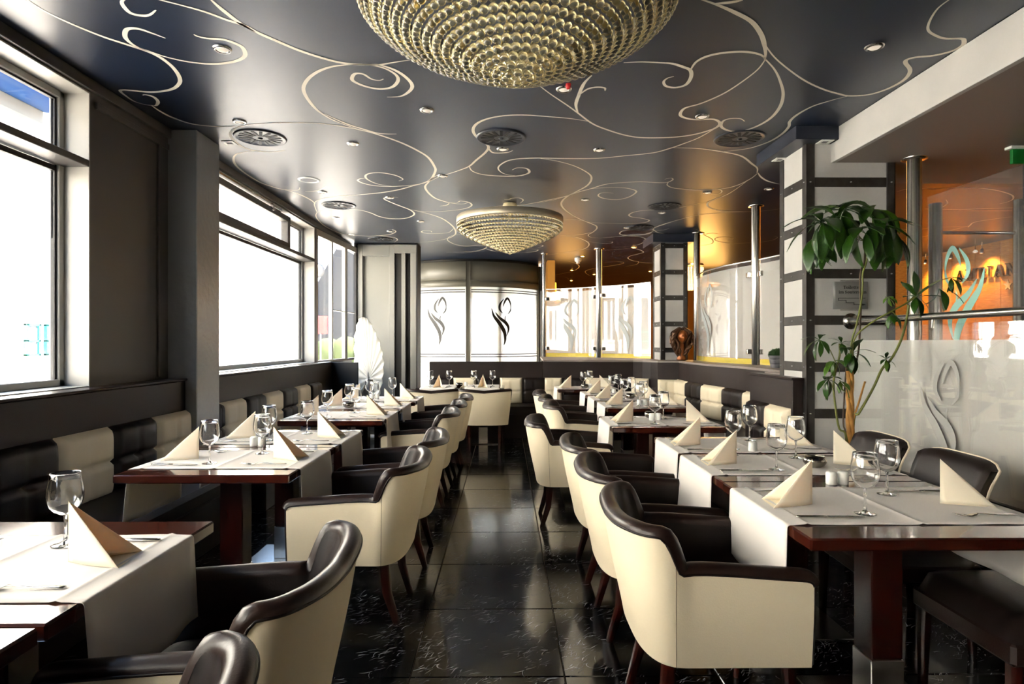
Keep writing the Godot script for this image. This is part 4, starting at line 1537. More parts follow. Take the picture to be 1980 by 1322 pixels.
func build_ceiling_fittings():
	var dl := make_downlight()
	var name_at := ["above the nearest left window", "beside the front left vent", "left of the white glare on the ceiling", "in front of the middle vent", "beside the red lamp near the big chandelier", "under the middle vent", "right of the middle vent", "top right, near the white fascia", "by the right vent", "behind the speaker", "over the second left vent", "where two scrolls meet left of centre", "behind the far chandelier on the right", "left of the far chandelier", "by the far window corner", "inside a scroll near the far window corner", "at the end of a small scroll on the left", "inside the scroll before the far column", "beside the large column", "near the right far vent", "left of the far column"]
	var spots := [[-1.46, 3.17], [-1.82, 4.21], [-1.16, 4.67], [-0.51, 3.99], [0.35, 3.65], [-0.02, 4.79], [0.74, 4.8], [1.89, 3.11], [1.32, 4.08], [-1.84, 6.18], [-2.06, 7.46], [-0.57, 5.57], [0.85, 6.48], [-1.06, 7.67], [-2.16, 8.61], [-1.57, 8.36], [-1.21, 6.41], [2.04, 6.15], [2.6, 6.0], [1.83, 7.12], [1.61, 8.06]]
	for i in spots.size():
		copy_of(dl, "downlight", "small round steel downlight " + name_at[i], V(spots[i][0], H - 0.001, spots[i][1]))
	var warm := [[2.05, 9.73, "on the dark ceiling left of the far column"], [1.36, 10.74, "above the left glass screen"], [1.4, 12.83, "far back, above the left glass screen"], [1.62, 14.98, "farthest back above the glass screens"], [1.98, 13.6, "far back behind the second steel post"], [3.09, 13.0, "far back just left of the far column"], [2.72, 8.47, "behind the steel post by the far column"], [3.59, 11.7, "right of the far column by the lit chandelier"], [4.34, 10.58, "behind the tall steel post on the right"], [6.2, 8.4, "over the right hand room, yellow"]]
	for w in warm:
		var o := copy_of(dl, "downlight", "glowing warm yellow downlight " + w[2], V(w[0], H - 0.001, w[1]))
		for c in o.get_children():
			if c.name == "bulb":
				c.material_override = M.warm_bulb
		var l := SpotLight3D.new()
		l.name = "downlight_beam"
		l.light_color = Color(1.0, 0.72, 0.36)
		l.light_energy = 0.22
		l.spot_angle = 62
		l.spot_range = 30
		l.spot_attenuation = 2.0
		l.shadow_enabled = true
		l.light_size = 0.04
		add_child(l, true)
		l.position = V(w[0], H - 0.03, w[1])
		l.rotation.x = -PI / 2
	var vent := make_vent()
	var vn := ["at the front left by the pillar", "in the middle of the ceiling", "at the front right by the large column", "in the second row on the left", "in the second row on the right", "at the back left by the grey pier", "at the back right by the far column"]
	var vs := [[-1.81, 4.54], [-0.03, 4.52], [1.74, 4.52], [-1.84, 6.78], [1.77, 6.78], [-1.83, 9.0], [1.78, 8.05]]
	for i in vs.size():
		copy_of(vent, "air_vent", "round slotted air vent " + vn[i], V(vs[i][0], H - 0.0005, vs[i][1]))
	var t := thing("ceiling_speaker", "round flush ceiling speaker with grey grille near the windows", "speaker", V(-1.83, H, 5.72))
	var st := begin(false)
	lathe(st, [Vector2(0.075, -0.003), Vector2(0.080, -0.008), Vector2(0.098, -0.006), Vector2(0.102, 0.0)], 32)
	obj("ring", done(st), M.white_plastic, t)
	st = begin(false)
	lathe(st, [Vector2(0.0, -0.006), Vector2(0.05, -0.0055), Vector2(0.078, -0.003)], 32)
	obj("grille", done(st), M.grille_grey, t)
	# small square fittings
	for q in [["square white recessed fitting beside the grey pillar", -2.09, H, 4.66], ["square white fitting under the navy box facing the room", 2.13, 2.715, 4.72], ["square white fitting under the navy box facing the entrance", 2.26, 2.715, 4.30]]:
		t = thing("square_spot", q[0], "ceiling light", V(q[1], q[2], q[3]))
		st = begin()
		for b in [[-0.045, 0.045, -0.045, -0.022], [-0.045, 0.045, 0.022, 0.045], [-0.045, -0.022, -0.022, 0.022], [0.022, 0.045, -0.022, 0.022]]:
			box(st, Vector3(b[0], -0.006, b[2]), Vector3(b[1], 0.0, b[3]), 0.001)
		obj("frame", done(st), M.white_plastic, t)
		st = begin()
		box(st, Vector3(-0.022, -0.003, -0.022), Vector3(0.022, -0.001, 0.022), 0.0005)
		obj("lens", done(st), M.grille_grey, t)
	# red indicator beside the big chandelier
	t = thing("alarm_lamp", "tiny red lamp on the ceiling below the big chandelier", "indicator lamp", V(0.37, H, 3.58))
	st = begin(false)
	lathe(st, [Vector2(0, -0.03), Vector2(0.012, -0.028), Vector2(0.016, -0.018), Vector2(0.016, 0.0)], 14)
	obj("cap", done(st), M.sign_red, t)
	# smoke detectors
	for q in [["white smoke detector above the left glass screen", 1.31, H, 11.0], ["white smoke detector in the right hand room", 5.1, H, 7.6]]:
		t = thing("smoke_detector", q[0], "smoke detector", V(q[1], q[2], q[3]))
		st = begin(false)
		lathe(st, [Vector2(0, -0.10), Vector2(0.03, -0.10), Vector2(0.035, -0.07), Vector2(0.058, -0.06), Vector2(0.062, -0.03), Vector2(0.062, 0.0)], 20)
		obj("body", done(st), M.white_plastic, t)
	# green exit sign at the right edge
	t = thing("exit_sign", "green emergency exit sign hanging from the low ceiling at the right edge", "exit sign", V(3.46, HL, 3.99))
	st = begin()
	box(st, Vector3(-0.15, -0.018, -0.03), Vector3(0.15, 0.0, 0.03), 0.003)
	obj("mount", done(st), M.white_plastic, t)
	st = begin()
	box(st, Vector3(-0.13, -0.115, -0.012), Vector3(0.15, -0.018, 0.012), 0.003)
	obj("panel", done(st), M.exit_green, t)

func chandelier(label: String, at: Vector3, singles: int, rings: int, bead: float):
	var t := thing("chandelier", label, "chandelier", at, 0.0, "bowl shaped crystal bead chandeliers")
	var R := 0.575
	var st := begin(false)
	lathe(st, [Vector2(0.0, -0.16), Vector2(0.02, -0.158), Vector2(0.022, -0.085), Vector2(0.045, -0.08), Vector2(0.05, -0.055), Vector2(0.075, -0.048), Vector2(0.078, -0.02), Vector2(0.07, 0.0)], 28)
	obj("canopy", done(st), M.ivory_enamel, t)
	st = begin(false)
	lathe(st, [Vector2(R + 0.004, -0.226), Vector2(R + 0.008, -0.22), Vector2(R + 0.006, -0.158), Vector2(R + 0.002, -0.154), Vector2(R - 0.008, -0.156), Vector2(R - 0.006, -0.224), Vector2(R + 0.004, -0.226)], 64)
	obj("hoop", done(st), M.aged_silver, t)
	st = begin(false)
	for k in 3:
		var a := TAU * k / 3 + 0.4
		tube(st, [Vector3(0, -0.15, 0), Vector3(cos(a) * R * 0.98, -0.17, sin(a) * R * 0.98)], 0.005, 6)
	obj("spoke", done(st), M.aged_brass, t)
	var prof := rail([Vector2(R - 0.008, -0.240), Vector2(R - 0.004, -0.275), Vector2(0.485, -0.345), Vector2(0.31, -0.425), Vector2(0.155, -0.49), Vector2(0.045, -0.53)], 16)
	var total := 0.0
	for i in prof.size() - 1:
		total += prof[i].distance_to(prof[i + 1])
	var places := []
	for k in rings:
		var want := total * k / (rings - 1)
		var i := 0
		var run := 0.0
		while i < prof.size() - 2 and run + prof[i].distance_to(prof[i + 1]) < want:
			run += prof[i].distance_to(prof[i + 1])
			i += 1
		var q: Vector2 = prof[i].lerp(prof[i + 1], (want - run) / maxf(prof[i].distance_to(prof[i + 1]), 1e-5))
		st = begin(false)
		var ring := []
		for s in 49:
			ring.append(Vector3(cos(TAU * s / 48) * (q.x - bead * 0.45), q.y + bead * 0.75, sin(TAU * s / 48) * (q.x - bead * 0.45)))
		tube(st, ring, 0.0022, 5, false)
		obj("wire_ring", done(st), M.aged_brass, t)
		var n := maxi(4, int(TAU * q.x / (bead * (2.04 if singles > 0 else 2.3))))
		for s in n:
			var a := TAU * (s + 0.5 * (k % 2)) / n
			places.append(Vector3(cos(a) * q.x, q.y, sin(a) * q.x))
	st = begin(false)
	for k in 6:
		var a := TAU * k / 6 + 0.2
		var pts := []
		for p in prof:
			pts.append(Vector3(cos(a) * (p.x - bead), p.y + bead, sin(a) * (p.x - bead)))
		tube(st, pts, 0.0022, 5)
	obj("rib", done(st), M.aged_brass, t)
	places.append(Vector3(0, -0.545, 0))
	var ball := SphereMesh.new()
	ball.radius = bead
	ball.height = bead * 2
	ball.radial_segments = 16
	ball.rings = 9
	places.sort_custom(func(a, b): return a.z > b.z)
	if singles > 0:
		# those that show largest first: low and near the camera
		places.sort_custom(func(a, b): return a.y < b.y)
	for i in mini(singles, places.size()):
		obj("crystal_bead", ball, M.crystal, t, places[i])
	var mm := MultiMesh.new()
	mm.transform_format = MultiMesh.TRANSFORM_3D
	mm.mesh = ball
	mm.instance_count = places.size() - singles
	for i in mm.instance_count:
		mm.set_instance_transform(i, Transform3D(Basis.IDENTITY, places[singles + i]))
	var o := MultiMeshInstance3D.new()
	o.name = "crystal_beads"
	o.multimesh = mm
	o.material_override = M.crystal
	o.set_meta("kind", "stuff")
	t.add_child(o, true)
	return t

# ---------------------------------------------------------------- glass screens
func post(label: String, x: float, d: float, h0: float, h1: float, r: float, flange := true):
	var t := thing("steel_post", label, "post", V(x, 0, d), 0.0)
	var st := begin(false)
	var c := SurfaceTool.new()
	tube(st, [Vector3(0, h0, 0), Vector3(0, h1, 0)], r, 24)
	obj("tube", done(st), M.steel, t)
	if flange:
		st = begin(false)
		lathe(st, [Vector2(r, h1 - 0.012), Vector2(r * 1.75, h1 - 0.010), Vector2(r * 1.75, h1)], 24)
		obj("flange", done(st), M.steel, t)
	return t

func wall_strip(st, line: Array, h0: float, h1: float, off: float, th: float):
	var rows := []
	var n := line.size()
	for i in n:
		var t: Vector2 = (line[mini(i + 1, n - 1)] - line[maxi(i - 1, 0)]).normalized()
		var s := Vector2(-t.y, t.x)
		var a: Vector2 = line[i] + s * (off - th / 2)
		var b: Vector2 = line[i] + s * (off + th / 2)
		rows.append([V(a.x, h0, a.y), V(a.x, h1, a.y), V(b.x, h1, b.y), V(b.x, h0, b.y)])
	grid(st, rows, false, true)
	face(st, rows[0], rows[0][0] - rows[1][0])
	face(st, rows[n - 1], rows[n - 1][0] - rows[n - 2][0])

func glass_screen(label: String, line: Array, h0: float, h1: float, film_top: float, front: float, tulip_at := [], band := true, clamps := []):
	var t := thing("glass_screen", label, "glass screen")
	var st := begin(true)
	wall_strip(st, line, h0, h1, 0.0, 0.008)
	obj("pane", done(st), M.pane_glass, t)
	st = begin(true)
	wall_strip(st, line, h0 + (0.065 if band else 0.0), film_top, -front * 0.007, 0.002)
	obj("frosted_film", done(st), M.screen_film, t)
	if band:
		st = begin(true)
		wall_strip(st, line, h0, h0 + 0.062, -front * 0.007, 0.003)
		obj("olive_band", done(st), M.olive_film, t)
		st = begin(true)
		wall_strip(st, line, h1, h1 + 0.012, 0.0, 0.014)
		obj("top_edge", done(st), M.steel, t)
	for q in tulip_at:        # [index along the line, height of the foot, size]
		var i: int = q[0]
		var dir: Vector2 = (line[i + 1] - line[i]).normalized()
		var o: Vector2 = line[i] + Vector2(-dir.y, dir.x) * front * 0.0075
		st = begin()
		for poly in tulip(q[2]):
			plate(st, poly, 0.001, Transform3D(Basis(Vector3(dir.x, 0, -dir.y), Vector3.UP, Vector3(dir.x, 0, -dir.y).cross(Vector3.UP)), V(o.x, q[1], o.y)))
		obj("tulip_motif", done(st), M.etch_grey, t)
	for q in clamps:
		st = begin()
		box(st, Vector3(-0.03, -0.028, -0.022), Vector3(0.03, 0.028, 0.022), 0.005)
		obj("clamp", done(st), M.polished_steel, t, V(q[0], q[1], q[2]))
	return t

func build_screens():
	post("slim steel post beside the round porch", 0.665, 10.44, 1.045, H, 0.032)
	post("steel post between the two back glass screens", 1.52, 9.90, 1.045, H, 0.048)
	post("steel post right of the far column", 2.66, 8.46, 1.045, H, 0.045)
	post("tall steel post on the ledge between the curved screens", 2.785, 6.76, 1.045, H, 0.047)
	glass_screen("curved frosted glass screen right of the round porch", rail([Vector2(0.70, 10.43), Vector2(1.0, 10.32), Vector2(1.28, 10.14), Vector2(1.48, 9.94)], 5), 1.047, 2.19, 2.15, -1.0, [[6, 1.14, 0.86]], true, [[0.72, 1.19, 10.41], [0.72, 2.03, 10.41], [1.46, 1.19, 9.94], [1.46, 2.03, 9.94]])
	glass_screen("frosted glass screen left of the far column", rail([Vector2(1.56, 9.87), Vector2(1.8, 9.7), Vector2(2.0, 9.48), Vector2(2.19, 9.18)], 5), 1.047, 2.19, 2.15, -1.0, [[7, 1.14, 0.86]], true, [[1.58, 1.19, 9.84], [1.58, 2.05, 9.84]])
	glass_screen("curved frosted glass screen between the two right posts", rail([Vector2(2.63, 8.40), Vector2(2.57, 7.9), Vector2(2.59, 7.5), Vector2(2.66, 7.12), Vector2(2.76, 6.82)], 6), 1.047, 2.20, 2.16, -1.0, [[8, 1.15, 0.86]], true, [[2.74, 1.19, 6.84], [2.74, 2.05, 6.84]])
	glass_screen("curved frosted glass screen behind the small potted bush", rail([Vector2(2.80, 6.70), Vector2(2.88, 6.3), Vector2(2.90, 5.8), Vector2(2.86, 5.3), Vector2(2.78, 4.84)], 6), 1.047, 2.20, 2.16, -1.0, [], true, [[2.82, 1.19, 6.67], [2.82, 2.05, 6.67]])
	# balustrade on the right
	var st := begin()
	dbox(st, 2.43, 2.56, 0.0, 0.50, 1.2, 4.33, 0.004)
	tag(obj("plinth", done(st), M.dark_leather), "low dark plinth under the frosted balustrade on the right", "plinth")
	var g = glass_screen("tall frosted glass balustrade behind the dark leather chairs", [Vector2(2.46, 4.30), Vector2(2.46, 3.6), Vector2(2.46, 2.75)], 0.50, 1.40, 1.31, -1.0, [], false)
	st = begin()
	for poly in tulip(0.68):
		plate(st, poly, 0.001, Transform3D(Basis(Vector3(0, 0, 1), Vector3.UP, Vector3(-1, 0, 0)), V(2.449, 0.505, 3.42)))
	obj("tulip_motif", done(st), M.etch_pale, g)
	g = glass_screen("second frosted glass balustrade pane at the right edge", [Vector2(2.46, 2.73), Vector2(2.46, 1.25)], 0.50, 1.40, 1.31, -1.0, [], false)
	# handrail
	var t := thing("handrail", "round steel handrail fixed to the large column", "handrail")
	st = begin(false)
	tube(st, [V(2.47, 1.446, 4.33), V(2.47, 1.446, 1.2)], 0.021, 18)
	obj("tube", done(st), M.steel, t)
	st = begin(false)
	lathe(st, [Vector2(0, -0.008), Vector2(0.055, -0.008), Vector2(0.058, 0.0), Vector2(0.0, 0.0)], 28)
	var fl := obj("flange", done(st), M.steel, t, V(2.47, 1.446, 4.342))
	fl.rotation.x = PI / 2
	for d in [3.5, 2.4]:
		st = begin()
		tube(st, [V(2.463, 1.38, d), V(2.468, 1.43, d)], 0.008, 8)
		obj("bracket", done(st), M.steel, t)
	# tall posts and clear panes of the stair
	post("tall steel post reaching the lower ceiling behind the potted tree", 2.865, 4.25, 0.0, HL, 0.046)
	post("shorter steel post of the stair glazing with a cut top", 3.12, 4.40, 0.0, 2.30, 0.043, false)
	post("shorter steel post of the stair glazing at the right edge", 3.74, 4.40, 0.0, 2.33, 0.043, false)
	t = thing("stair_glazing", "clear glass pane with a large pale teal tulip behind the handrail", "glass pane")
	st = begin()
	dbox(st, 2.92, 2.93, 0.4, 2.30, 2.9, 4.2, 0.0)
	obj("pane", done(st), M.pane_glass, t)
	st = begin()
	for poly in tulip(0.74):
		var mirrored := PackedVector2Array()
		for v in poly:
			mirrored.append(Vector2(-v.x, v.y))
		plate(st, mirrored, 0.001, Transform3D(Basis(Vector3(0, 0, 1), Vector3.UP, Vector3(-1, 0, 0)), V(2.917, 1.17, 3.86)))
	obj("tulip_motif", done(st), M.teal_film, t)
	t = thing("stair_glazing", "clear stair glazing between the two shorter steel posts", "glass pane")
	st = begin()
	dbox(st, 3.16, 3.70, 0.4, 2.25, 4.395, 4.405, 0.0)
	obj("pane", done(st), M.pane_glass, t)
	st = begin(false)
	tube(st, [V(3.16, 2.09, 4.40), V(3.70, 2.09, 4.40)], 0.012, 10)
	obj("cross_rod", done(st), M.steel, t)
	st = begin()
	dbox(st, 3.69, 3.70, 1.3, 2.57, 4.30, 4.32, 0.001)
	obj("edge_strip", done(st), M.seal_black, t)

func build_columns():
	timber_column("column", "large white column framed by riveted dark iron straps", 2.153, 2.797, 4.35, 4.775, [2.443, 1.787, 1.454, 1.118, 0.785, 0.45], [2.448, 2.118, 1.788, 1.455, 1.118, 0.785, 0.45], 2.72)
	timber_column("column", "far white column framed by riveted dark iron straps", 2.195, 2.576, 8.60, 9.07, [2.655, 2.285, 1.923, 1.552, 1.183, 0.81], [2.655, 2.285, 1.923, 1.552, 1.183, 0.81], 2.70)
	# sign on the large column
	var t := thing("toilet_sign", "grey metal toilet sign with stair arrow on the large column", "sign", V(2.462, 1.63, 4.335))
	var st := begin(false)
	var rows := []
	for i in 2:
		var r := []
		for j in 13:
			var u := lerpf(-1, 1, j / 12.0)
			r.append(Vector3(u * 0.125, -0.098 if i == 0 else 0.098, 0.012 - 0.010 * u * u))
		rows.append(r)
	var nr := []
	for i in 2:
		var r := []
		for j in 13:
			r.append(Vector3(0, 0, 1))
		nr.append(r)
	slab(st, [rows[1], rows[0]], nr, 0.003)
	obj("plate", done(st), M.sign_grey, t)
	for y in [-0.104, 0.104]:
		st = begin()
		box(st, Vector3(-0.075, y - 0.002, -0.004), Vector3(0.075, y + 0.002, 0.008), 0.001)
		obj("clip", done(st), M.polished_steel, t)
	var font := SystemFont.new()
	font.font_names = PackedStringArray(["Droid Serif"])
	font.font_weight = 700
	for q in [["Toiletten", 0.052], ["im Souterrain", 0.018]]:
		var tm := TextMesh.new()
		tm.text = q[0]
		tm.font = font
		tm.font_size = 32
		tm.pixel_size = 0.00088
		tm.depth = 0.001
		obj("lettering", tm, M.etch_dark, t, Vector3(0.008, q[1] + 0.004, 0.0135))
	st = begin()
	for b in [[-0.095, 0.10, -0.022, -0.018], [-0.095, -0.091, -0.036, -0.018], [-0.095, -0.036, -0.038, -0.034], [-0.040, -0.036, -0.052, -0.034], [-0.040, 0.020, -0.054, -0.050], [0.016, 0.020, -0.066, -0.050], [0.016, 0.085, -0.068, -0.064]]:
		box(st, Vector3(b[0], b[2], 0.0125), Vector3(b[1], b[3], 0.0142), 0.0003)
	plate(st, PackedVector2Array([Vector2(0.072, -0.057), Vector2(0.104, -0.066), Vector2(0.072, -0.075)]), 0.0015, Transform3D(Basis.IDENTITY, Vector3(0, 0, 0.0125)))
	obj("stair_arrow", done(st), M.etch_dark, t)

# ---------------------------------------------------------------- plants and sculptures
var leaf_mesh := []

func make_leaves():
	for k in 4:
		var droop: float = [0.10, 0.35, 0.65, 0.95][k]
		var rows := []
		var nr := []
		for i in 11:
			var s := i / 10.0
			var a := droop * 1.3 * s
			var c := Vector3(0, -sin(a) * s * 0.62 * clampf(droop * 1.4, 0, 1) , -s * (1.0 - 0.28 * droop * s))
			var w := 0.150 * pow(sin(PI * clampf(pow(s, 1.25) * 0.97 + 0.02, 0, 1)), 1.05) + 0.003
			var row := []
			var nn := []
			for j in 7:
				var u := lerpf(-1, 1, j / 6.0)
				row.append(c + Vector3(u * w, 0.045 * absf(u) * w / 0.165 - 0.02 * u * u + 0.006 * sin(s * 26.0) * absf(u), 0))
				nn.append(Vector3(0, 1, 0))
			rows.append(row)
			nr.append(nn)
		var st := begin(false)
		slab(st, rows, nr, 0.006)
		leaf_mesh.append(done(st))

func palm(parent: Node3D, c: Vector3, axis: Vector3, n: int, length: float, droop: int, spread := 0.5, light := false):
	axis = axis.normalized()
	var side := axis.cross(Vector3.UP if absf(axis.y) < 0.9 else Vector3.RIGHT).normalized()
	var over := side.cross(axis).normalized()
	for k in n:
		var a := TAU * (k + rng.randf_range(-0.2, 0.2)) / n
		var dir := (side * cos(a) + over * sin(a)) * spread + axis * (1.0 - spread)
		dir = dir.normalized()
		var up := (Vector3.UP - dir * dir.y)
		if up.length() < 0.15:
			up = axis - dir * axis.dot(dir)
		up = up.normalized()
		var x := dir.cross(up).normalized()
		var L := length * rng.randf_range(0.8, 1.12)
		var o := obj("leaflet", leaf_mesh[clampi(droop + (1 if dir.y < -0.3 and droop < 3 else 0), 0, 3)], M.leaf_light if light or rng.randf() < 0.05 else M.leaf_green, parent)
		o.transform = Transform3D(Basis(x * L, up * L, -dir * L), c)

func build_plant():
	make_leaves()
	var t := thing("potted_tree", "potted tree with hand shaped leaves and twisted trunk before the large column", "plant")
	var s := 319.5       # the tree stands 3.7 m away: photo units per metre there
	var at = func(x: float, y: float, d := 0.0): return V((x - 977.0) / s, 1.298 - (y - 661.0) / s, 3.7 + d)
	var st := begin(false)
	lathe(st, [Vector2(0, 0), Vector2(0.13, 0), Vector2(0.165, 0.30), Vector2(0.175, 0.31), Vector2(0.175, 0.335), Vector2(0.16, 0.335), Vector2(0.155, 0.30), Vector2(0.0, 0.30)], 28, V(2.09, 0.001, 3.72))
	obj("pot", done(st), M.zinc, t)
	for k in 3:     # plaited trunk
		st = begin(false)
		var pts := []
		for i in 26:
			var f := i / 25.0
			var c: Vector3 = V(2.105, lerpf(0.28, 1.12, f), 3.71)
			var a := TAU * (k / 3.0 + f * 1.9)
			pts.append(c + Vector3(cos(a), 0, sin(a)) * lerpf(0.016, 0.010, f))
		tube(st, pts, 0.0135, 8)
		obj("trunk", done(st), M.trunk_bark, t)
	var stems := [
		[[1657, 721], [1661, 695], [1665, 671], [1669, 597], [1668, 574], [1668, 528], [1676, 506], [1678, 485], [1689, 470]], 0.006, "stem_brown", 0.0,
		[[1651, 745], [1647, 690], [1648, 658], [1654, 631], [1664, 585], [1667, 551], [1667, 528], [1674, 508], [1678, 480], [1672, 462]], 0.0055, "stem_green", -0.03,
		[[1655, 720], [1649, 658], [1672, 628], [1699, 608], [1735, 589], [1756, 575]], 0.005, "stem_green", -0.10,
		[[1655, 815], [1660, 801], [1676, 767], [1685, 742], [1699, 712], [1716, 694], [1735, 658], [1746, 617], [1750, 590]], 0.0075, "stem_green", -0.06,
		[[1641, 850], [1628, 830], [1622, 790], [1619, 744], [1624, 715], [1631, 687], [1631, 664]], 0.0065, "stem_green", 0.02,
		[[1640, 850], [1637, 819], [1642, 755], [1649, 700], [1653, 683]], 0.005, "stem_brown", 0.04,
		[[1652, 830], [1662, 778], [1671, 737]], 0.006, "trunk_bark", -0.05,
		[[1619, 700], [1604, 672], [1583, 657]], 0.003, "stem_green", -0.03,
		[[1617, 760], [1608, 742], [1597, 733]], 0.003, "stem_green", -0.05,
		[[1646, 770], [1638, 752], [1626, 742], [1619, 735]], 0.003, "stem_green", -0.05,
		[[1745, 620], [1725, 603], [1709, 607]], 0.003, "stem_green", -0.1,
		[[1735, 589], [1722, 580], [1704, 575]], 0.0028, "stem_green", -0.1,
		[[1752, 590], [1780, 560], [1800, 545], [1813, 540]], 0.003, "stem_green", -0.14,
		[[1672, 462], [1650, 440], [1628, 408]], 0.003, "stem_green", -0.05,
		[[1672, 464], [1620, 452], [1577, 434]], 0.003, "stem_green", -0.10,
		[[1689, 470], [1690, 440], [1690, 404]], 0.003, "stem_green", -0.02,
		[[1689, 470], [1700, 450], [1708, 432]], 0.003, "stem_green", 0.08,
		[[1674, 462], [1650, 458], [1634, 452]], 0.003, "stem_green", -0.16,
		[[1676, 463], [1676, 450], [1674, 440]], 0.003, "stem_green", -0.12,
	]
	for i in range(0, stems.size(), 4):
		var pts := []
		var n: int = stems[i].size()
		for k in n:
			var q = stems[i][k]
			pts.append(at.call(q[0], q[1], stems[i + 3] * clampf(float(k) / 3.0, 0, 1)))
		if stems[i][0][1] > 800:
			pts.push_front(V(2.09 + (stems[i][0][0] - 1645) / 900.0, 0.29, 3.72))
		st = begin(false)
		tube(st, rail(pts, 4), stems[i + 1], 7)
		obj("stem", done(st), M[stems[i + 2]], t)
	var U := Vector3(0, 0.35, 0.5)
	# the crown
	palm(t, at.call(1628, 407, -0.05), Vector3(-0.1, 0.75, 0.5), 8, 0.245, 3, 0.82)
	palm(t, at.call(1577, 434, -0.10), Vector3(-0.5, -0.1, 0.4), 7, 0.259, 3, 0.55)
	palm(t, at.call(1690, 404, -0.02), Vector3(0.25, 0.6, 0.4), 8, 0.264, 3, 0.80)
	palm(t, at.call(1708, 432, 0.08), Vector3(0.45, 0.0, 0.2), 7, 0.275, 3, 0.55)
	palm(t, at.call(1634, 452, -0.16), Vector3(-0.1, -0.4, 0.5), 6, 0.242, 2, 0.55)
	palm(t, at.call(1674, 440, -0.12), Vector3(0.1, -0.2, 0.5), 6, 0.259, 2, 0.55)
	palm(t, at.call(1600, 440, 0.0), Vector3(-0.2, -0.6, 0.2), 5, 0.242, 2, 0.4)
	palm(t, at.call(1710, 440, -0.04), Vector3(0.2, -0.7, 0.3), 5, 0.242, 2, 0.4)
	palm(t, at.call(1655, 425, 0.05), Vector3(0.0, -0.3, 0.4), 6, 0.253, 2, 0.5)
	palm(t, at.call(1600, 425, -0.12), Vector3(-0.3, 0.1, 0.5), 6, 0.22, 3, 0.65)
	palm(t, at.call(1588, 452, 0.04), Vector3(-0.2, -0.6, 0.3), 5, 0.25, 2, 0.4)
	palm(t, at.call(1728, 452, 0.0), Vector3(0.3, -0.5, 0.2), 5, 0.242, 2, 0.4)
	# lower tufts
	palm(t, at.call(1756, 575, -0.10), Vector3(0.1, 0.25, 0.7), 8, 0.155, 1, 0.72)
	palm(t, at.call(1813, 541, -0.14), Vector3(0.2, -0.35, 0.4), 6, 0.115, 2, 0.55)
	palm(t, at.call(1704, 575, -0.10), Vector3(-0.2, -0.3, 0.4), 4, 0.075, 2, 0.5, true)
	palm(t, at.call(1709, 608, -0.10), Vector3(-0.1, -0.5, 0.4), 5, 0.115, 2, 0.5)
	palm(t, at.call(1795, 560, -0.12), Vector3(0.3, -0.5, 0.3), 4, 0.15, 2, 0.45)
	palm(t, at.call(1583, 657, -0.03), Vector3(-0.3, 0.0, 0.3), 6, 0.125, 3, 0.6)
	palm(t, at.call(1631, 663, 0.0), Vector3(0.05, 0.5, 0.5), 7, 0.085, 2, 0.75)
	palm(t, at.call(1653, 682, 0.0), Vector3(0.1, 0.1, 0.5), 8, 0.155, 3, 0.70)
	palm(t, at.call(1706, 694, -0.06), Vector3(0.1, 0.3, 0.5), 7, 0.082, 2, 0.75)
	palm(t, at.call(1621, 700, 0.02), Vector3(-0.1, -0.2, 0.5), 7, 0.12, 3, 0.6, true)
	palm(t, at.call(1620, 736, -0.05), Vector3(0.1, -0.5, 0.4), 5, 0.10, 2, 0.5, true)
	palm(t, at.call(1597, 733, -0.05), Vector3(-0.1, -0.1, 0.5), 6, 0.135, 3, 0.62)

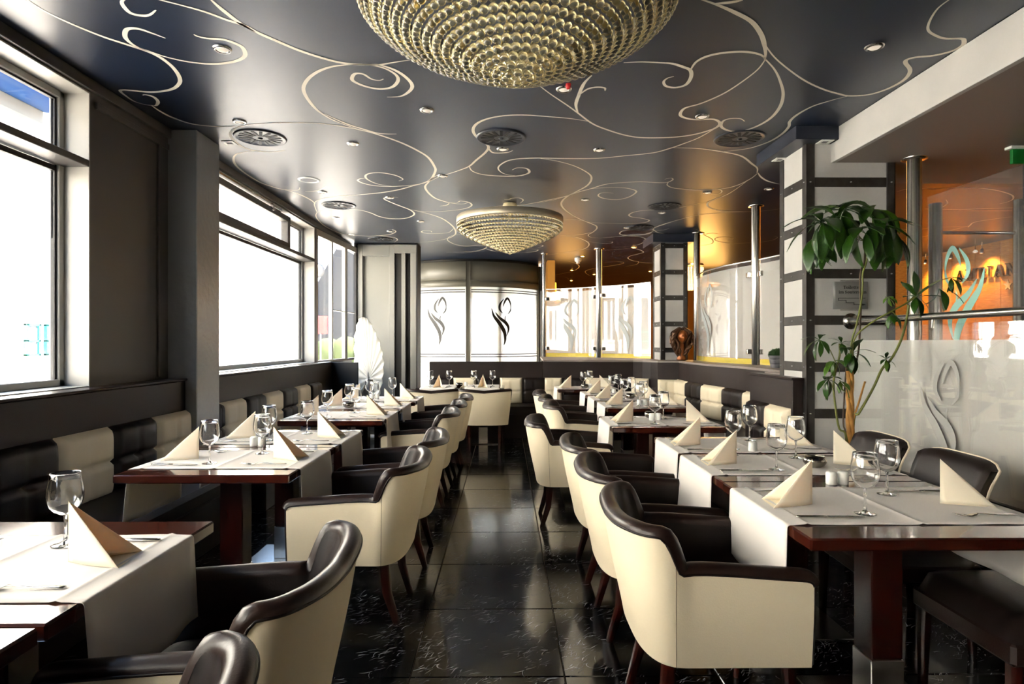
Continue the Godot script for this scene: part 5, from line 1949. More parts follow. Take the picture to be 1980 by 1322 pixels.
func build_ornaments():
	# small bush in a zinc pot
	var t := thing("potted_bush", "small round green bush in a grey zinc pot on the ledge", "plant", V(2.66, 1.046, 5.95))
	var st := begin(false)
	lathe(st, [Vector2(0, 0), Vector2(0.056, 0), Vector2(0.062, 0.01), Vector2(0.080, 0.115), Vector2(0.083, 0.12), Vector2(0.076, 0.12), Vector2(0.07, 0.10), Vector2(0, 0.10)], 24)
	obj("pot", done(st), M.zinc, t)
	st = begin(false)
	var r := RandomNumberGenerator.new()
	r.seed = 4
	for k in 260:
		var a := r.randf() * TAU
		var e := acos(r.randf_range(-0.15, 1.0))
		var dir := Vector3(cos(a) * sin(e), cos(e) * 0.85, sin(a) * sin(e))
		var p := Vector3(0, 0.12, 0) + dir * 0.072
		var sd := dir.cross(Vector3(r.randf() - 0.5, r.randf() - 0.5, r.randf() - 0.5)).normalized() * 0.006
		var tip := p + dir * 0.016 + Vector3(r.randf() - 0.5, r.randf() - 0.5, r.randf() - 0.5) * 0.012
		face(st, [p - sd, tip, p + sd], dir)
		face(st, [p - sd, p - dir * 0.006, p + sd], -dir)
	lathe(st, [Vector2(0.060, 0.10), Vector2(0.074, 0.125), Vector2(0.066, 0.160), Vector2(0.035, 0.183), Vector2(0, 0.188)], 20)
	obj("foliage", done(st), M.moss_green, t).set_meta("kind", "stuff")
	# carved head with flowing hair
	t = thing("bust", "dark carved bust of a woman's head with thick wavy hair", "sculpture", V(2.415, 1.046, 8.36))
	st = begin(false)
	var rows := []
	for i in 25:
		var v := PI * i / 24.0
		var row := []
		for j in 28:
			var a := TAU * j / 28
			var p := Vector3(sin(v) * sin(a) * 0.066, -cos(v) * 0.092, sin(v) * cos(a) * 0.078)
			var chin := smoothstep(0.0, -0.09, p.y)
			p.x *= 1.0 - 0.38 * chin
			if cos(a) > 0.0:
				var fx := p.x / 0.066
				p.z += 0.024 * exp(-pow(fx / 0.17, 2)) * exp(-pow((p.y + 0.012) / 0.026, 2))       # nose
				p.z += 0.007 * exp(-pow(fx / 0.24, 2)) * exp(-pow((p.y + 0.046) / 0.007, 2))       # lips
				p.z -= 0.008 * exp(-pow((absf(fx) - 0.42) / 0.2, 2)) * exp(-pow((p.y - 0.014) / 0.013, 2))  # eye hollows
				p.z += 0.005 * exp(-pow((absf(fx) - 0.42) / 0.22, 2)) * exp(-pow((p.y - 0.036) / 0.009, 2)) # brows
			row.append(p + Vector3(0, 0.325, 0.065))
		rows.append(row)
	grid(st, rows, true, true)
	obj("face", done(st), M.bronze_face, t)
	st = begin(false)
	lathe(st, [Vector2(0, 0.0), Vector2(0.06, 0.0), Vector2(0.065, 0.02), Vector2(0.047, 0.08), Vector2(0.040, 0.15), Vector2(0.042, 0.27), Vector2(0, 0.28)], 20)
	obj("neck", done(st), M.bronze_face, t)
	for k in 34:
		var a := lerpf(-2.15, 2.15, k / 33.0) + PI      # round the back, open at the face
		var top := Vector3(sin(a) * 0.035, 0.43 + r.randf_range(-0.01, 0.015), cos(a) * 0.03 + 0.01)
		var out := Vector3(sin(a), 0, cos(a) * 0.8)
		var pts := [top]
		var n := 7
		for i in range(1, n):
			var f := float(i) / (n - 1)
			var w := 0.125 + 0.035 * sin(f * 9.0 + k * 1.7) - 0.02 * f
			pts.append(Vector3(0, 0, 0.0) + out * w * sin(PI * clampf(f * 0.75 + 0.18, 0, 1)) + Vector3(out.z, 0, -out.x) * 0.022 * sin(f * 12.0 + k * 2.3) + Vector3(0, lerpf(0.44, 0.04 + 0.05 * r.randf(), f), 0.01))
		st = begin(false)
		tube(st, rail(pts, 4), 0.021, 7)
		obj("hair_lock", done(st), M.bronze_hair, t)
	# pleated white leaf
	t = thing("leaf_sculpture", "tall white pleated leaf sculpture standing by the corner window", "sculpture", V(-1.86, 0.0, 8.35), -0.4)
	st = begin(false)
	rows = []
	var nr := []
	var foot := Vector2(0.0, 0.80)
	var ribs := 60
	var outline := rail([Vector2(-0.03, 0.82), Vector2(-0.075, 0.68), Vector2(-0.17, 0.54), Vector2(-0.225, 0.76), Vector2(-0.24, 1.05), Vector2(-0.215, 1.35), Vector2(-0.13, 1.58), Vector2(-0.05, 1.635), Vector2(0.03, 1.60), Vector2(0.13, 1.45), Vector2(0.21, 1.22), Vector2(0.235, 0.98), Vector2(0.205, 0.74), Vector2(0.15, 0.54), Vector2(0.065, 0.68), Vector2(0.03, 0.82)], 10)
	for i in 15:
		var f := i / 14.0
		var row := []
		var nn := []
		for j in outline.size():
			var p: Vector2 = foot.lerp(outline[j], 0.06 + 0.94 * f)
			var fold := 0.016 * f * (1.0 - absf(float(j % 6) - 3.0) / 1.5)
			var bow := 0.10 * pow(absf(p.y - 0.8), 1.6) - 0.25 * p.x * p.x
			row.append(Vector3(p.x, p.y, fold + bow))
			nn.append(Vector3(0, 0, 1))
		rows.append(row)
		nr.append(nn)
	slab(st, rows, nr, 0.004)
	obj("blade", done(st), M.white_pleat, t)
	st = begin(false)
	tube(st, [Vector3(0, 0.02, 0), Vector3(0.004, 0.4, -0.01), Vector3(0, 0.83, 0)], 0.014, 10)
	obj("stem", done(st), M.white_pleat, t)
	st = begin(false)
	lathe(st, [Vector2(0, 0), Vector2(0.13, 0), Vector2(0.13, 0.02), Vector2(0.02, 0.035), Vector2(0, 0.035)], 24)
	obj("base", done(st), M.white_pleat, t)

# ---------------------------------------------------------------- the rooms beyond and the street
func build_beyond():
	var font := SystemFont.new()
	font.font_names = PackedStringArray(["Droid Serif"])
	font.font_weight = 700
	var t := thing("wall_lettering", "raised metal capital letters on the warm wood wall", "sign", V(7.355, 2.27, 9.90))
	t.basis = Basis(Vector3(0, 0, 1), Vector3.UP, Vector3(-1, 0, 0))
	var x := 0.0
	for ch in "AMBIANCE":
		var tm := TextMesh.new()
		tm.text = ch
		tm.font = font
		tm.font_size = 64
		tm.pixel_size = 0.0041
		tm.depth = 0.03
		var w: float = tm.get_aabb().size.x
		if w <= 0.0:
			w = 0.16
		obj("letter", tm, M.dark_chrome, t, Vector3(x + w / 2, 0.085, 0))
		x += w + 0.022
	# picture lights that wash the wood wall
	for q in [[10.42, "left"], [9.82, "middle"], [9.18, "right"]]:
		var s := thing("wall_spot", "small ceiling spot washing the wood wall with warm light, %s of three" % q[1], "spot light", V(7.22, H, q[0]))
		var st := begin(false)
		tube(st, [Vector3(0, 0, 0), Vector3(0, -0.10, 0)], 0.006, 8)
		obj("rod", done(st), M.steel, s)
		st = begin(false)
		lathe(st, [Vector2(0.0, -0.105), Vector2(0.032, -0.175), Vector2(0.034, -0.17), Vector2(0.02, -0.10), Vector2(0, -0.095)], 18)
		obj("shade", done(st), M.steel, s)
		st = begin(false)
		lathe(st, [Vector2(0.0, -0.172), Vector2(0.026, -0.168), Vector2(0.0, -0.15)], 14)
		obj("bulb", done(st), M.warm_bulb, s)
		var l := SpotLight3D.new()
		l.name = "wall_wash"
		l.light_color = Color(1.0, 0.74, 0.40)
		l.light_energy = 0.9
		l.spot_angle = 60
		l.spot_range = 12
		l.spot_attenuation = 2.0
		l.light_size = 0.05
		l.shadow_enabled = true
		add_child(l, true)
		l.position = V(7.20, H - 0.20, q[0])
		l.rotation = Vector3(-PI / 2 + 0.35, -PI / 2, 0)
	for q in [[6.9, 8.9, "near the right edge"], [6.9, 10.9, "left of the wall washers"], [6.9, 11.6, "beside the large column"]]:
		var s := thing("wire_spot", "tiny white spot hanging from the wire by the wood wall, " + q[2], "spot light", V(q[0], H, q[1]))
		var st := begin(false)
		tube(st, [Vector3(0, 0, 0), Vector3(0, -0.16, 0)], 0.003, 6)
		obj("wire", done(st), M.steel, s)
		st = begin(false)
		lathe(st, [Vector2(0.0, -0.205), Vector2(0.03, -0.195), Vector2(0.032, -0.18), Vector2(0.012, -0.16), Vector2(0, -0.158)], 16)
		obj("head", done(st), M.cool_bulb, s)
	# star on the wall
	t = thing("wall_star", "small dark metal star on the wood wall under the lettering", "ornament", V(7.36, 2.13, 8.86))
	var poly := PackedVector2Array()
	for k in 10:
		var a := TAU * k / 10 + 0.3
		poly.append(Vector2(cos(a), sin(a)) * (0.085 if k % 2 == 0 else 0.035))
	var st := begin()
	plate(st, poly, 0.012, Transform3D(Basis(Vector3(0, 0, 1), Vector3.UP, Vector3(-1, 0, 0)), Vector3.ZERO))
	obj("plate", done(st), M.dark_chrome, t)
	# dark sideboard by the wood wall
	t = thing("sideboard", "dark sideboard with a yellow edged top before the wood wall", "sideboard", V(6.95, 0, 9.2))
	st = begin()
	box(st, Vector3(-0.3, 0.0, -1.7), Vector3(0.38, 1.28, 1.7), 0.006)
	obj("body", done(st), M.dark_wall, t)
	st = begin()
	box(st, Vector3(-0.32, 1.28, -1.72), Vector3(0.38, 1.31, 1.72), 0.004)
	obj("top", done(st), M.orange_wall, t)
	# lamps of the back room
	t = thing("crystal_lamp", "brightly lit crystal lamp hanging behind the far column", "pendant lamp", V(3.66, H, 11.9))
	st = begin(false)
	lathe(st, [Vector2(0, -0.03), Vector2(0.20, -0.03), Vector2(0.21, 0.0)], 24)
	obj("plate", done(st), M.steel, t)
	for k in 22:
		st = begin()
		var a := TAU * k / 22
		for n in 6:
			var c := Vector3(cos(a) * (0.19 - 0.012 * n), -0.09 - 0.075 * n, sin(a) * (0.19 - 0.012 * n))
			box(st, c - Vector3(0.016, 0.03, 0.016), c + Vector3(0.016, 0.03, 0.016), 0.008)
		obj("crystal_string", done(st), M.crystal_lit, t)
	t = thing("ring_lamp", "flat glowing amber lamp on the back ceiling", "pendant lamp", V(4.35, H, 12.9))
	st = begin(false)
	lathe(st, [Vector2(0, -0.34), Vector2(0.16, -0.33), Vector2(0.19, -0.30), Vector2(0.17, -0.26), Vector2(0, -0.25)], 28)
	obj("shade", done(st), M.amber_bulb, t)
	st = begin(false)
	tube(st, [Vector3(0, 0, 0), Vector3(0, -0.26, 0)], 0.006, 6)
	obj("rod", done(st), M.steel, t)
	t = thing("wall_sconce", "amber wall light beside the slim post by the round porch", "wall lamp", V(0.99, 2.05, 12.1))
	st = begin(false)
	lathe(st, [Vector2(0.0, 0.0), Vector2(0.05, 0.01), Vector2(0.11, 0.06), Vector2(0.08, 0.11), Vector2(0.03, 0.16), Vector2(0.022, 0.42), Vector2(0, 0.43)], 20)
	obj("shade", done(st), M.amber_bulb, t)
	for q in [[3.66, 2.2, 11.5, 0.45, Color(1.0, 0.74, 0.40)], [1.25, 2.2, 12.1, 0.15, Color(1.0, 0.74, 0.40)], [4.35, 2.3, 12.9, 0.3, Color(1.0, 0.74, 0.40)]]:
		var l := OmniLight3D.new()
		l.name = "lamp_light"
		l.light_color = q[4]
		l.light_energy = q[3]
		l.omni_range = 30
		l.omni_attenuation = 2.0
		l.light_size = 0.35
		l.shadow_enabled = true
		add_child(l, true)
		l.position = V(q[0], q[1], q[2])

func build_street():
	var st := begin()
	dbox(st, -60, 60, -0.4, -0.21, -40, 90, 0.0)
	struct("ground", done(st), M.street, "pale sunlit street outside")
	var t := thing("building", "white sunlit building across the street", "building")
	st = begin()
	dbox(st, -13, -9.5, -0.2, 9, -14, 30, 0.0)
	obj("facade", done(st), M.white_render, t)
	for i in 9:
		for j in 2:
			var d := -6.0 + i * 3.1
			var o := Node3D.new()
			o.name = "window"
			t.add_child(o, true)
			st = begin()
			dbox(st, -9.49, -9.44, 1.3 + j * 3.2, 2.9 + j * 3.2, d - 0.5, d + 0.5, 0.004)
			var fr := obj("window_frame", done(st), M.white_plastic, t)
			st = begin()
			dbox(st, -9.45, -9.43, 1.38 + j * 3.2, 2.82 + j * 3.2, d - 0.42, d - 0.03, 0.002)
			dbox(st, -9.45, -9.43, 1.38 + j * 3.2, 2.82 + j * 3.2, d + 0.03, d + 0.42, 0.002)
			obj("pane", done(st), M.white_render if j > 0 else M.window_dark, fr)
			o.free()
	t = thing("kiosk_window", "small teal framed shop window across the street", "shop window", V(-9.42, 0, 0))
	for d in [[12.08, 12.45], [12.6, 12.78]]:
		st = begin()
		for b in [[1.02, 1.06, d[0], d[1]], [1.62, 1.66, d[0], d[1]], [1.02, 1.66, d[0], d[0] + 0.06], [1.02, 1.66, d[1] - 0.06, d[1]], [1.3, 1.34, d[0], d[1]]]:
			dbox(st, -0.02, 0.05, b[0], b[1], b[2], b[3], 0.004)
		obj("frame", done(st), M.teal_paint, t)
		st = begin()
		dbox(st, -0.02, 0.02, 1.04, 1.64, d[0] + 0.03, d[1] - 0.03, 0.0)
		obj("pane", done(st), M.window_dark, t)
	t = thing("awning", "rolled blue and cream awning outside the nearest window", "awning")
	st = begin(false)
	tube(st, [V(-3.0, 2.90, 0.8), V(-3.0, 2.90, 4.05)], 0.10, 18)
	obj("roll", done(st), M.awning_blue, t)
	st = begin()
	box(st, V(-3.16, 2.70, 4.05), V(-3.02, 2.82, 0.8), 0.02)
	obj("valance", done(st), M.awning_cream, t)
	t = thing("street_lamp", "street lamp arm outside the second window", "street lamp")
	st = begin(false)
	tube(st, [V(-8.2, -0.2, 13.5), V(-8.2, 2.55, 13.5)], 0.05, 10)
	obj("pole", done(st), M.window_dark, t)
	st = begin(false)
	tube(st, [V(-8.2, 2.55, 13.5), V(-8.05, 2.62, 15.4)], 0.04, 8)
	obj("arm", done(st), M.window_dark, t)
	t = thing("building", "slate gabled building seen through the corner window", "building")
	st = begin()
	plate(st, PackedVector2Array([Vector2(-10.5, -0.2), Vector2(-3.4, -0.2), Vector2(-3.4, 8.6), Vector2(-9.3, 6.6), Vector2(-10.5, 4.4)]), 4.0, Transform3D(Basis.IDENTITY, Vector3(0, 0, -38)))
	obj("gable", done(st), M.slate_gable, t)
	t = thing("hedge", "green hedge in front of the slate building", "hedge", V(-7.2, -0.2, 31))
	st = begin(false)
	var r := RandomNumberGenerator.new()
	r.seed = 11
	for k in 12:
		var b := SphereMesh.new()
		b.radius = r.randf_range(0.5, 0.8)
		b.height = b.radius * 2.0
		b.radial_segments = 14
		b.rings = 7
		st.append_from(b, 0, Transform3D(Basis.IDENTITY, Vector3(-2.6 + k * 0.45, r.randf_range(0.5, 1.2), r.randf_range(-0.3, 0.3))))
	obj("foliage", st.commit(), M.hedge_green, t).set_meta("kind", "stuff")
	t = thing("round_sign", "round white sign with dark letters outside the corner window", "sign", V(-3.05, 2.46, 9.95))
	st = begin(false)
	lathe(st, [Vector2(0, -0.02), Vector2(0.10, -0.02), Vector2(0.12, -0.012), Vector2(0.12, 0.012), Vector2(0.10, 0.02), Vector2(0, 0.02)], 28)
	var o := obj("disc", done(st), M.grille_grey, t)
	o.rotation.x = PI / 2
	st = begin(false)
	lathe(st, [Vector2(0, 0.02), Vector2(0.092, 0.02), Vector2(0.092, 0.024), Vector2(0, 0.024)], 28)
	o = obj("face", done(st), M.sign_white, t)
	o.rotation.x = PI / 2
	st = begin()
	box(st, Vector3(-0.01, 0.1, -0.01), Vector3(0.01, 0.6, 0.01), 0.002)
	box(st, Vector3(-0.01, 0.58, -0.01), Vector3(0.72, 0.6, 0.01), 0.002)
	obj("bracket", done(st), M.window_dark, t)
	t = thing("street_sign", "red street sign seen through the corner window", "sign", V(-9.0, -0.2, 29.9))
	st = begin(false)
	tube(st, [Vector3(0, 0, 0), Vector3(0, 2.1, 0)], 0.04, 8)
	obj("pole", done(st), M.grille_grey, t)
	st = begin()
	box(st, Vector3(-0.35, 1.9, 0.04), Vector3(0.35, 2.75, 0.09), 0.01)
	obj("panel", done(st), M.sign_red, t)

# ----------------------------------------------------------------
func _ready():
	var cam := Camera3D.new()
	cam.name = "camera"
	cam.fov = rad_to_deg(2.0 * atan(661.0 / 1182.0))
	cam.near = 0.05
	cam.far = 300.0
	cam.position = Vector3(0, 1.298, 0)
	cam.rotation.y = -0.011
	add_child(cam)
	cam.current = true
	var env := Environment.new()
	env.background_mode = Environment.BG_SKY
	var sky := Sky.new()
	var sm := ProceduralSkyMaterial.new()
	sm.sky_top_color = Color(0.66, 0.80, 0.98)
	sm.sky_horizon_color = Color(0.97, 0.98, 1.0)
	sm.sky_curve = 0.12
	sm.ground_horizon_color = Color(0.86, 0.86, 0.85)
	sm.ground_bottom_color = Color(0.7, 0.69, 0.67)
	sm.sky_energy_multiplier = 1.0
	sky.sky_material = sm
	env.sky = sky
	env.background_energy_multiplier = 3.0
	env.tonemap_mode = Environment.TONE_MAPPER_LINEAR
	env.tonemap_exposure = 3.6
	env.sdfgi_enabled = true
	env.ssao_enabled = true
	env.ssil_enabled = true
	var we := WorldEnvironment.new()
	we.name = "world"
	we.environment = env
	add_child(we)
	var sun := DirectionalLight3D.new()
	sun.name = "sun"
	sun.light_color = Color(1.0, 0.96, 0.88)
	sun.light_energy = 9.0
	sun.light_angular_distance = 0.6
	sun.shadow_enabled = true
	sun.sky_mode = DirectionalLight3D.SKY_MODE_LIGHT_ONLY
	add_child(sun)
	sun.look_at_from_position(Vector3.ZERO, Vector3(-0.50, -0.84, 0.02), Vector3.UP)

	rng.seed = 12
	make_materials()
	build_shell()
	build_scrolls()
	build_drum()
	build_columns()
	build_benches()
	build_street()
	build_beyond()
	build_screens()
	build_tables()
	build_chairs()
	build_ceiling_fittings()
	chandelier("large bowl shaped crystal bead chandelier at the top edge", V(0.045, H, 2.27), 300, 17, 0.0165)
	chandelier("smaller looking crystal bead chandelier farther back in the middle", V(0.05, H, 6.68), 0, 14, 0.0150)
	build_plant()
	build_ornaments()

func build_scrolls():
	scroll(0.022, [-2.11, 2.69, -2.11, 2.78, -2.09, 2.86, -2.05, 2.95, -1.99, 3.05, -1.92, 3.13, -1.86, 3.2, -1.83, 3.28, -1.83, 3.39, -1.86, 3.51, -1.91, 3.6, -2, 3.68, -2.13, 3.72, -2.24, 3.7, -2.29, 3.69, -2.32, 3.71, -2.33, 3.78, -2.33, 3.86, -2.3, 3.91, -2.26, 3.93])
	scroll(0.020, [-2.26, 3.93, -2.26, 4.03, -2.24, 4.14, -2.17, 4.26, -2.02, 4.31, -1.89, 4.3])
	scroll(0.020, [-2.26, 3.93, -2.23, 3.93, -2.18, 3.86, -2.17, 3.79, -2.2, 3.76, -2.22, 3.77])
	scroll(0.022, [-1.86, 3.2, -1.89, 3.14, -1.89, 3.07, -1.86, 3.01, -1.82, 2.97, -1.77, 2.97, -1.73, 3.01, -1.69, 3.06])
	scroll(0.022, [-1.86, 3.18, -1.8, 3.26, -1.7, 3.32, -1.58, 3.34, -1.46, 3.31, -1.38, 3.25, -1.35, 3.17, -1.36, 3.12, -1.41, 3.07, -1.48, 3.06, -1.52, 3.04, -1.53, 3.02])
	scroll(0.020, [-1.65, 2.7, -1.7, 2.73, -1.72, 2.78, -1.72, 2.83, -1.68, 2.85, -1.64, 2.84, -1.59, 2.8])
	scroll(0.022, [-1.54, 2.71, -1.47, 2.75, -1.38, 2.81, -1.31, 2.88, -1.25, 2.93, -1.21, 3, -1.15, 3.08, -1.06, 3.19, -0.94, 3.29, -0.85, 3.33, -0.75, 3.34, -0.69, 3.34, -0.6, 3.31, -0.51, 3.28])
	scroll(0.022, [-1.3, 2.71, -1.29, 2.78, -1.27, 2.87, -1.25, 2.93, -1.22, 2.99])
	scroll(0.022, [-0.75, 3.34, -0.85, 3.34, -0.96, 3.37, -1.06, 3.44, -1.15, 3.55, -1.21, 3.68, -1.23, 3.85, -1.22, 4.03, -1.16, 4.2, -1.03, 4.37])
	scroll(0.022, [-0.8, 3.34, -0.75, 3.34, -0.67, 3.38, -0.62, 3.46, -0.62, 3.54, -0.67, 3.63, -0.75, 3.66, -0.83, 3.62, -0.88, 3.55, -0.87, 3.49, -0.84, 3.45, -0.8, 3.46, -0.77, 3.52, -0.73, 3.54, -0.7, 3.52])
	scroll(0.022, [-0.75, 3.34, -0.69, 3.34, -0.61, 3.41, -0.56, 3.52, -0.55, 3.62, -0.59, 3.71, -0.65, 3.77, -0.73, 3.78])
	scroll(0.022, [-1.79, 4.27, -1.64, 4.24, -1.47, 4.23, -1.3, 4.24, -1.18, 4.28, -1.06, 4.35, -0.97, 4.42, -0.88, 4.52, -0.78, 4.66, -0.69, 4.84, -0.63, 5.02, -0.61, 5.27, -0.62, 5.42, -0.69, 5.68, -0.77, 5.81, -0.9, 5.93, -1.05, 6.07, -1.26, 6.2, -1.5, 6.29, -1.76, 6.37, -1.95, 6.49, -2.07, 6.66, -2.14, 6.91, -2.19, 7.14])
	scroll(0.020, [-1.2, 4.06, -1.15, 4.16, -1.09, 4.26, -1, 4.36, -0.93, 4.43, -0.86, 4.45, -0.79, 4.45])
	scroll(0.020, [-1.79, 4.27, -1.89, 4.33, -1.98, 4.43, -2.03, 4.57, -2.04, 4.72, -2.01, 4.82, -1.94, 4.87, -1.84, 4.88, -1.74, 4.84])
	scroll(0.020, [-1.93, 4.86, -2.04, 4.87, -2.17, 4.95, -2.26, 5.11, -2.31, 5.29, -2.33, 5.53, -2.32, 5.81, -2.27, 5.97, -2.22, 6.06, -2.12, 6.11, -2.05, 6.09, -2.01, 6])
	scroll(0.018, [-2.19, 6.09, -2.11, 6.27, -2.07, 6.52, -2.08, 6.72])
	scroll(0.018, [-1.74, 5.94, -1.81, 6.06, -1.9, 6.14, -2.01, 6.16])
	scroll(0.020, [-0.76, 5.81, -0.9, 5.9, -1.09, 5.95, -1.25, 5.93, -1.35, 5.84, -1.38, 5.74, -1.35, 5.68, -1.3, 5.66])
	scroll(0.020, [-1.09, 5.95, -1.22, 5.86, -1.28, 5.7, -1.27, 5.57, -1.21, 5.49, -1.11, 5.47, -1, 5.55, -0.95, 5.68, -1, 5.75])
	scroll(0.020, [-2.19, 7.14, -2.26, 7.32, -2.31, 7.55, -2.35, 7.95, -2.33, 8.31, -2.27, 8.6, -2.13, 8.7, -1.87, 8.74, -1.63, 8.61, -1.5, 8.39, -1.52, 8.25, -1.61, 8.3])
	scroll(0.020, [-2.19, 7.14, -2.05, 7.04, -1.92, 7.01, -1.77, 6.98, -1.65, 7.04, -1.57, 7.19, -1.52, 7.37, -1.41, 7.5, -1.25, 7.5, -1.13, 7.37, -1.07, 7.2, -1.09, 7, -1.17, 6.8, -1.24, 6.62, -1.28, 6.48, -1.25, 6.41, -1.17, 6.39, -1.12, 6.41])
	scroll(0.020, [-1.09, 6.98, -0.95, 7.09, -0.77, 7.09, -0.57, 7.01, -0.43, 6.9, -0.37, 6.75, -0.4, 6.61, -0.48, 6.56, -0.5, 6.59, -0.53, 6.63, -0.6, 6.64])
	scroll(0.022, [-0.6, 5.52, -0.67, 5.64, -0.73, 5.8, -0.78, 5.96, -0.78, 6.18, -0.74, 6.42, -0.67, 6.56, -0.6, 6.64, -0.53, 6.69, -0.45, 6.69, -0.4, 6.61])
	scroll(0.018, [-0.61, 6.66, -0.65, 6.76, -0.73, 6.81])
	scroll(0.022, [-1.09, 6.98, -1, 7.09, -0.89, 7.24, -0.78, 7.47, -0.72, 7.74, -0.68, 8.07, -0.68, 8.4, -0.72, 8.65, -0.84, 8.93, -1.08, 9.18, -1.38, 9.3])
	scroll(0.020, [-0.69, 8.15, -0.78, 8.44, -0.93, 8.53, -1.08, 8.53, -1.15, 8.42, -1.11, 8.32, -1.02, 8.33, -1.01, 8.44])
	scroll(0.020, [-0.62, 8.57, -0.76, 8.7, -0.84, 8.93, -0.85, 9.17, -0.77, 9.48, -0.62, 9.64, -0.44, 9.55, -0.32, 9.59, -0.3, 9.75, -0.37, 9.98, -0.56, 10.23, -0.99, 10.3])
	scroll(0.018, [-0.31, 9.89, -0.16, 10.2, 0.17, 10.35, 0.47, 10.22, 0.53, 10, 0.34, 9.86])
	scroll(0.018, [0.43, 9.5, 0.56, 9.54, 0.59, 9.63, 0.52, 9.8])
	scroll(0.018, [-1.83, 8.71, -1.71, 8.77, -1.6, 8.89, -1.6, 9.08, -1.69, 9.28])
	scroll(0.020, [-0.26, 6.94, -0.13, 6.82, -0.01, 6.78, 0.14, 6.76, 0.29, 6.66, 0.46, 6.5, 0.62, 6.33, 0.74, 6.14])
	scroll(0.020, [0.16, 6.66, 0.19, 6.51, 0.14, 6.41, 0.07, 6.43, 0.04, 6.48, -0.01, 6.48])
	scroll(0.022, [0.2, 3.6, 0.28, 3.73, 0.39, 3.89, 0.48, 4.03, 0.6, 4.22, 0.72, 4.34, 0.88, 4.46, 1.02, 4.51, 1.23, 4.5, 1.37, 4.44, 1.47, 4.33, 1.49, 4.24, 1.46, 4.17, 1.4, 4.13, 1.29, 4.14, 1.2, 4.1, 1.16, 4.04, 1.16, 3.94, 1.23, 3.87, 1.29, 3.78, 1.34, 3.67, 1.38, 3.51, 1.4, 3.37, 1.39, 3.25])
	scroll(0.022, [0.57, 4.18, 0.44, 4.13, 0.31, 4.1, 0.14, 4.07, 0, 4.08, -0.12, 4.14, -0.2, 4.24, -0.23, 4.37, -0.21, 4.51, -0.16, 4.63, -0.13, 4.74, -0.16, 4.88, -0.24, 5.08, -0.31, 5.26, -0.4, 5.38, -0.51, 5.5, -0.62, 5.62, -0.7, 5.75])
	scroll(0.020, [-0.14, 4.7, -0.11, 4.86, -0.06, 4.89, 0.02, 4.87, 0.06, 4.82])
	scroll(0.022, [-0.31, 5.26, -0.29, 5.41, -0.2, 5.52, -0.03, 5.57, 0.12, 5.56, 0.21, 5.46, 0.19, 5.33, 0.11, 5.3, 0.06, 5.37])
	scroll(0.020, [0.09, 5.56, -0.01, 5.49, -0.06, 5.35, -0.04, 5.21, 0.05, 5.07, 0.23, 5.02, 0.53, 5.03, 0.76, 5.02, 0.97, 4.95, 1.18, 4.87, 1.29, 4.75, 1.36, 4.64, 1.43, 4.51, 1.48, 4.33, 1.5, 4.26])
	scroll(0.022, [0.29, 5.03, 0.43, 5.1, 0.6, 5.25, 0.75, 5.48, 0.8, 5.67, 0.79, 5.9, 0.72, 6.12, 0.64, 6.35, 0.61, 6.65, 0.68, 6.97, 0.85, 7.38, 1.05, 7.72, 1.18, 7.94, 1.22, 8.16, 1.2, 8.44, 1.17, 8.61, 1.24, 8.81, 1.4, 8.88])
	scroll(0.020, [1.38, 8.87, 1.55, 8.78, 1.74, 8.63, 1.95, 8.55, 2.02, 8.3])
	scroll(0.020, [0.35, 6.64, 0.51, 6.5, 0.65, 6.3, 0.74, 6.15, 0.84, 6.02, 0.96, 5.85, 1.12, 5.78, 1.28, 5.75, 1.44, 5.78, 1.53, 5.77, 1.56, 5.68, 1.53, 5.62, 1.48, 5.66])
	scroll(0.020, [1.54, 5.74, 1.56, 5.87, 1.65, 5.98, 1.79, 6.03, 1.97, 6.06, 2.15, 6, 2.24, 5.86, 2.27, 5.63, 2.26, 5.46])
	scroll(0.020, [2.25, 5.44, 2.19, 5.29, 2.09, 5.16, 1.92, 4.95, 1.73, 4.84, 1.51, 4.76, 1.29, 4.74])
	scroll(0.020, [2.26, 5.44, 2.34, 5.57, 2.45, 5.7, 2.57, 5.79, 2.64, 5.83])
	scroll(0.020, [2.27, 5.74, 2.28, 6.03, 2.27, 6.26, 2.21, 6.48, 2.2, 6.6, 2.24, 6.75, 2.35, 6.91, 2.51, 7.02, 2.7, 7.05, 2.88, 7.05, 3.02, 6.99, 3.13, 6.88])
	scroll(0.020, [2.19, 6.57, 2.08, 6.69, 1.96, 6.85, 1.8, 6.96, 1.61, 7, 1.5, 7.09, 1.47, 7.24, 1.52, 7.36, 1.65, 7.44, 1.78, 7.56, 1.78, 7.68, 1.69, 7.76, 1.54, 7.79, 1.31, 7.76, 1.11, 7.73, 0.92, 7.57])
	scroll(0.016, [2.06, 6.04, 2.11, 6.03, 2.17, 6.1, 2.18, 6.22, 2.1, 6.22])
	scroll(0.020, [0.74, 6.13, 0.85, 6.02, 1.01, 5.97, 1.16, 5.98, 1.28, 6.06, 1.32, 6.16, 1.29, 6.35, 1.2, 6.47, 1.06, 6.44, 0.97, 6.33, 0.96, 6.22, 1.01, 6.17, 1.1, 6.2])
	scroll(0.020, [2.85, 7.05, 2.71, 7.09, 2.51, 7.14, 2.3, 7.25, 2.15, 7.52, 2.03, 7.84, 1.97, 8.1, 2.03, 8.28, 2.16, 8.47, 2.4, 8.57, 2.61, 8.52, 2.64, 8.32, 2.56, 8.17, 2.51, 8.14])
	scroll(0.018, [2, 8.19, 2, 8.52, 1.83, 8.63, 1.66, 8.6, 1.59, 8.48, 1.61, 8.27, 1.77, 8.21])
	scroll(0.018, [2.02, 8.26, 2.13, 8.23, 2.18, 8.1])
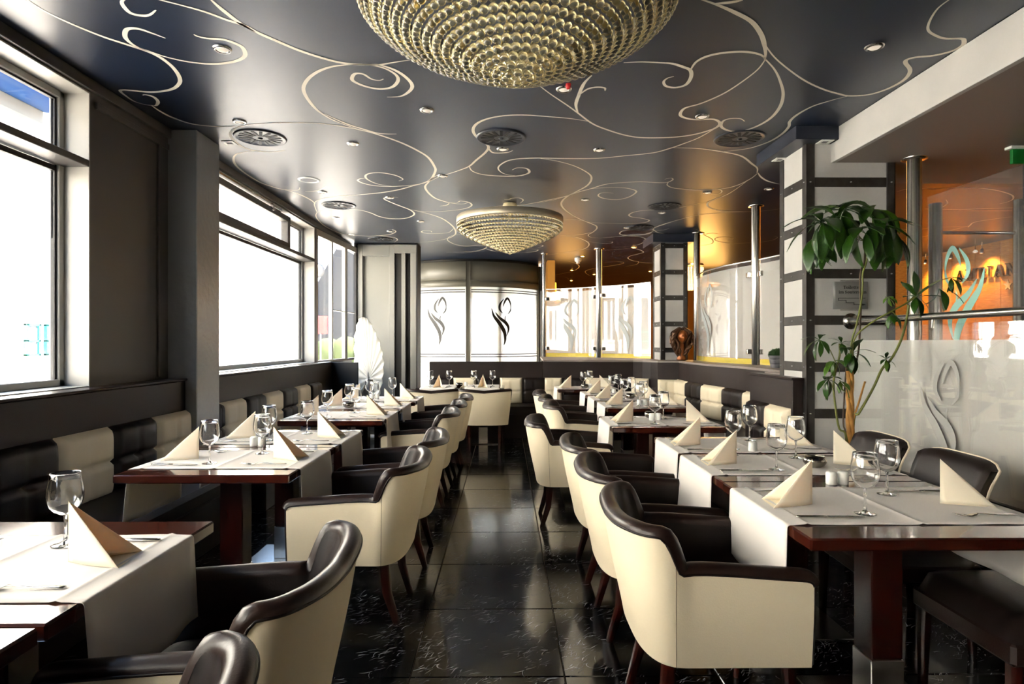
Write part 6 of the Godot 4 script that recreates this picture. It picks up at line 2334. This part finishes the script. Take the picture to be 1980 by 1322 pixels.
	scroll(0.018, [2.64, 8.32, 2.82, 8.62, 3.05, 8.98, 3.17, 9.33, 3.11, 9.51, 2.93, 9.57])
	scroll(0.016, [2.79, 8.59, 2.86, 8.47, 2.98, 8.51])
	scroll(0.018, [3.28, 9.06, 3.34, 9, 3.32, 8.87, 3.21, 8.77, 3.08, 8.79, 3.08, 8.95, 3.2, 9.15, 3.49, 9.32, 3.74, 9.26, 3.95, 9.09, 3.94, 8.81, 3.85, 8.71])
	scroll(0.018, [0.71, 7.57, 0.87, 7.53, 0.95, 7.61])
	scroll(0.018, [0.78, 8.69, 0.99, 8.64, 1.15, 8.48, 1.22, 8.37])
	scroll(0.018, [0.82, 8.69, 1.01, 8.79, 1.2, 9.12, 1.3, 9.47, 1.28, 9.91, 1.07, 10.26, 0.7, 10.64])
	scroll(0.016, [1.24, 9.17, 1.46, 9.34, 1.61, 9.34, 1.61, 9.2, 1.49, 9.2])
	scroll(0.018, [1.26, 9.87, 1.49, 10.05, 1.77, 10, 2.06, 9.84, 2.3, 10.18, 2.31, 10.39, 2.2, 10.7, 2.22, 11.02, 2.38, 11.36, 2.51, 11.5, 2.55, 11.91, 2.41, 12.21])
	scroll(0.016, [2.51, 11.5, 2.65, 11.63, 2.82, 11.68])
	scroll(0.018, [1.38, 8.87, 1.63, 8.73, 1.79, 8.7, 1.94, 8.76, 2.07, 8.99, 2.09, 9.34, 2.01, 9.58, 1.73, 9.78])
	scroll(0.016, [0.98, 11.32, 1.2, 11.46, 1.42, 11.93, 1.49, 12.43, 1.42, 13.09, 1.09, 13.97, 1.4, 14.24, 1.52, 14.81, 1.29, 14.96])
	scroll(0.016, [1.86, 11.64, 2.07, 11.45, 2.26, 11.63, 2.2, 11.92, 1.89, 12.43, 1.71, 12.98, 1.86, 13.7, 2.06, 13.96, 2.66, 13.49, 3.19, 13.19])
	scroll(0.022, [0.64, 3.3, 0.74, 3.29, 0.85, 3.3, 0.91, 3.31, 0.98, 3.35, 1.03, 3.39, 1.06, 3.48, 1.06, 3.58, 1.01, 3.62, 0.95, 3.6, 0.92, 3.54, 0.93, 3.49, 0.96, 3.47])
	scroll(0.022, [1.03, 3.4, 1.03, 3.29, 1.07, 3.22, 1.15, 3.18, 1.25, 3.17, 1.34, 3.2, 1.39, 3.25])
	scroll(0.022, [1.37, 3.23, 1.49, 3.37, 1.59, 3.52, 1.69, 3.7, 1.76, 3.89, 1.79, 4.08, 1.77, 4.24, 1.7, 4.36, 1.61, 4.36, 1.52, 4.28, 1.49, 4.17, 1.52, 4.12, 1.59, 4.12, 1.64, 4.17])
	scroll(0.024, [0.85, 2.68, 0.95, 2.73, 1.05, 2.79, 1.16, 2.87, 1.25, 2.98, 1.31, 3.08, 1.36, 3.18, 1.39, 3.26])
	scroll(0.020, [0.93, 2.72, 1, 2.71, 1.05, 2.69])
	scroll(0.022, [1.31, 3.08, 1.43, 3.23, 1.59, 3.39, 1.75, 3.53, 1.91, 3.64, 2.03, 3.7, 2.11, 3.73, 2.22, 3.71, 2.28, 3.63, 2.3, 3.52, 2.28, 3.43, 2.24, 3.36, 2.17, 3.29, 2.15, 3.25, 2.18, 3.22, 2.26, 3.2, 2.32, 3.15, 2.33, 3.09, 2.3, 3.04, 2.27, 3.02, 2.19, 3.02, 2.12, 2.99, 2.05, 2.94, 2, 2.86, 1.96, 2.75, 1.96, 2.67])
	scroll(0.020, [2.11, 3.73, 2.04, 3.8, 1.97, 3.9, 1.94, 4.05, 1.95, 4.17, 1.99, 4.27, 2.01, 4.42, 1.99, 4.59, 1.91, 4.74, 1.79, 4.81, 1.71, 4.84])
	scroll(0.022, [0.49, 3.46, 0.46, 3.57, 0.45, 3.74, 0.45, 3.89, 0.48, 4.03])
	scroll(0.018, [0.45, 3.74, 0.49, 3.65, 0.54, 3.62, 0.59, 3.63, 0.6, 3.67])
	scroll(0.018, [3.94, 6.1, 3.99, 5.98, 4.25, 5.99, 4.51, 5.93, 4.83, 6.01, 5.14, 6.18, 5.31, 6.33, 5.41, 6.49, 5.41, 6.63])
	scroll(0.018, [4.76, 6.89, 4.91, 6.88, 4.83, 6.63, 4.68, 6.44])
	scroll(0.018, [4.76, 6.89, 5.22, 6.9, 5.76, 6.81])
	scroll(0.018, [6.1, 7.99, 6.03, 7.87, 5.92, 7.6, 6.14, 7.27])
	scroll(0.018, [5.22, 8.08, 5.51, 8.18, 5.67, 8, 6.05, 7.92])
	scroll(0.018, [5.82, 8.97, 5.99, 8.73, 6.03, 8.28, 6.03, 7.87])
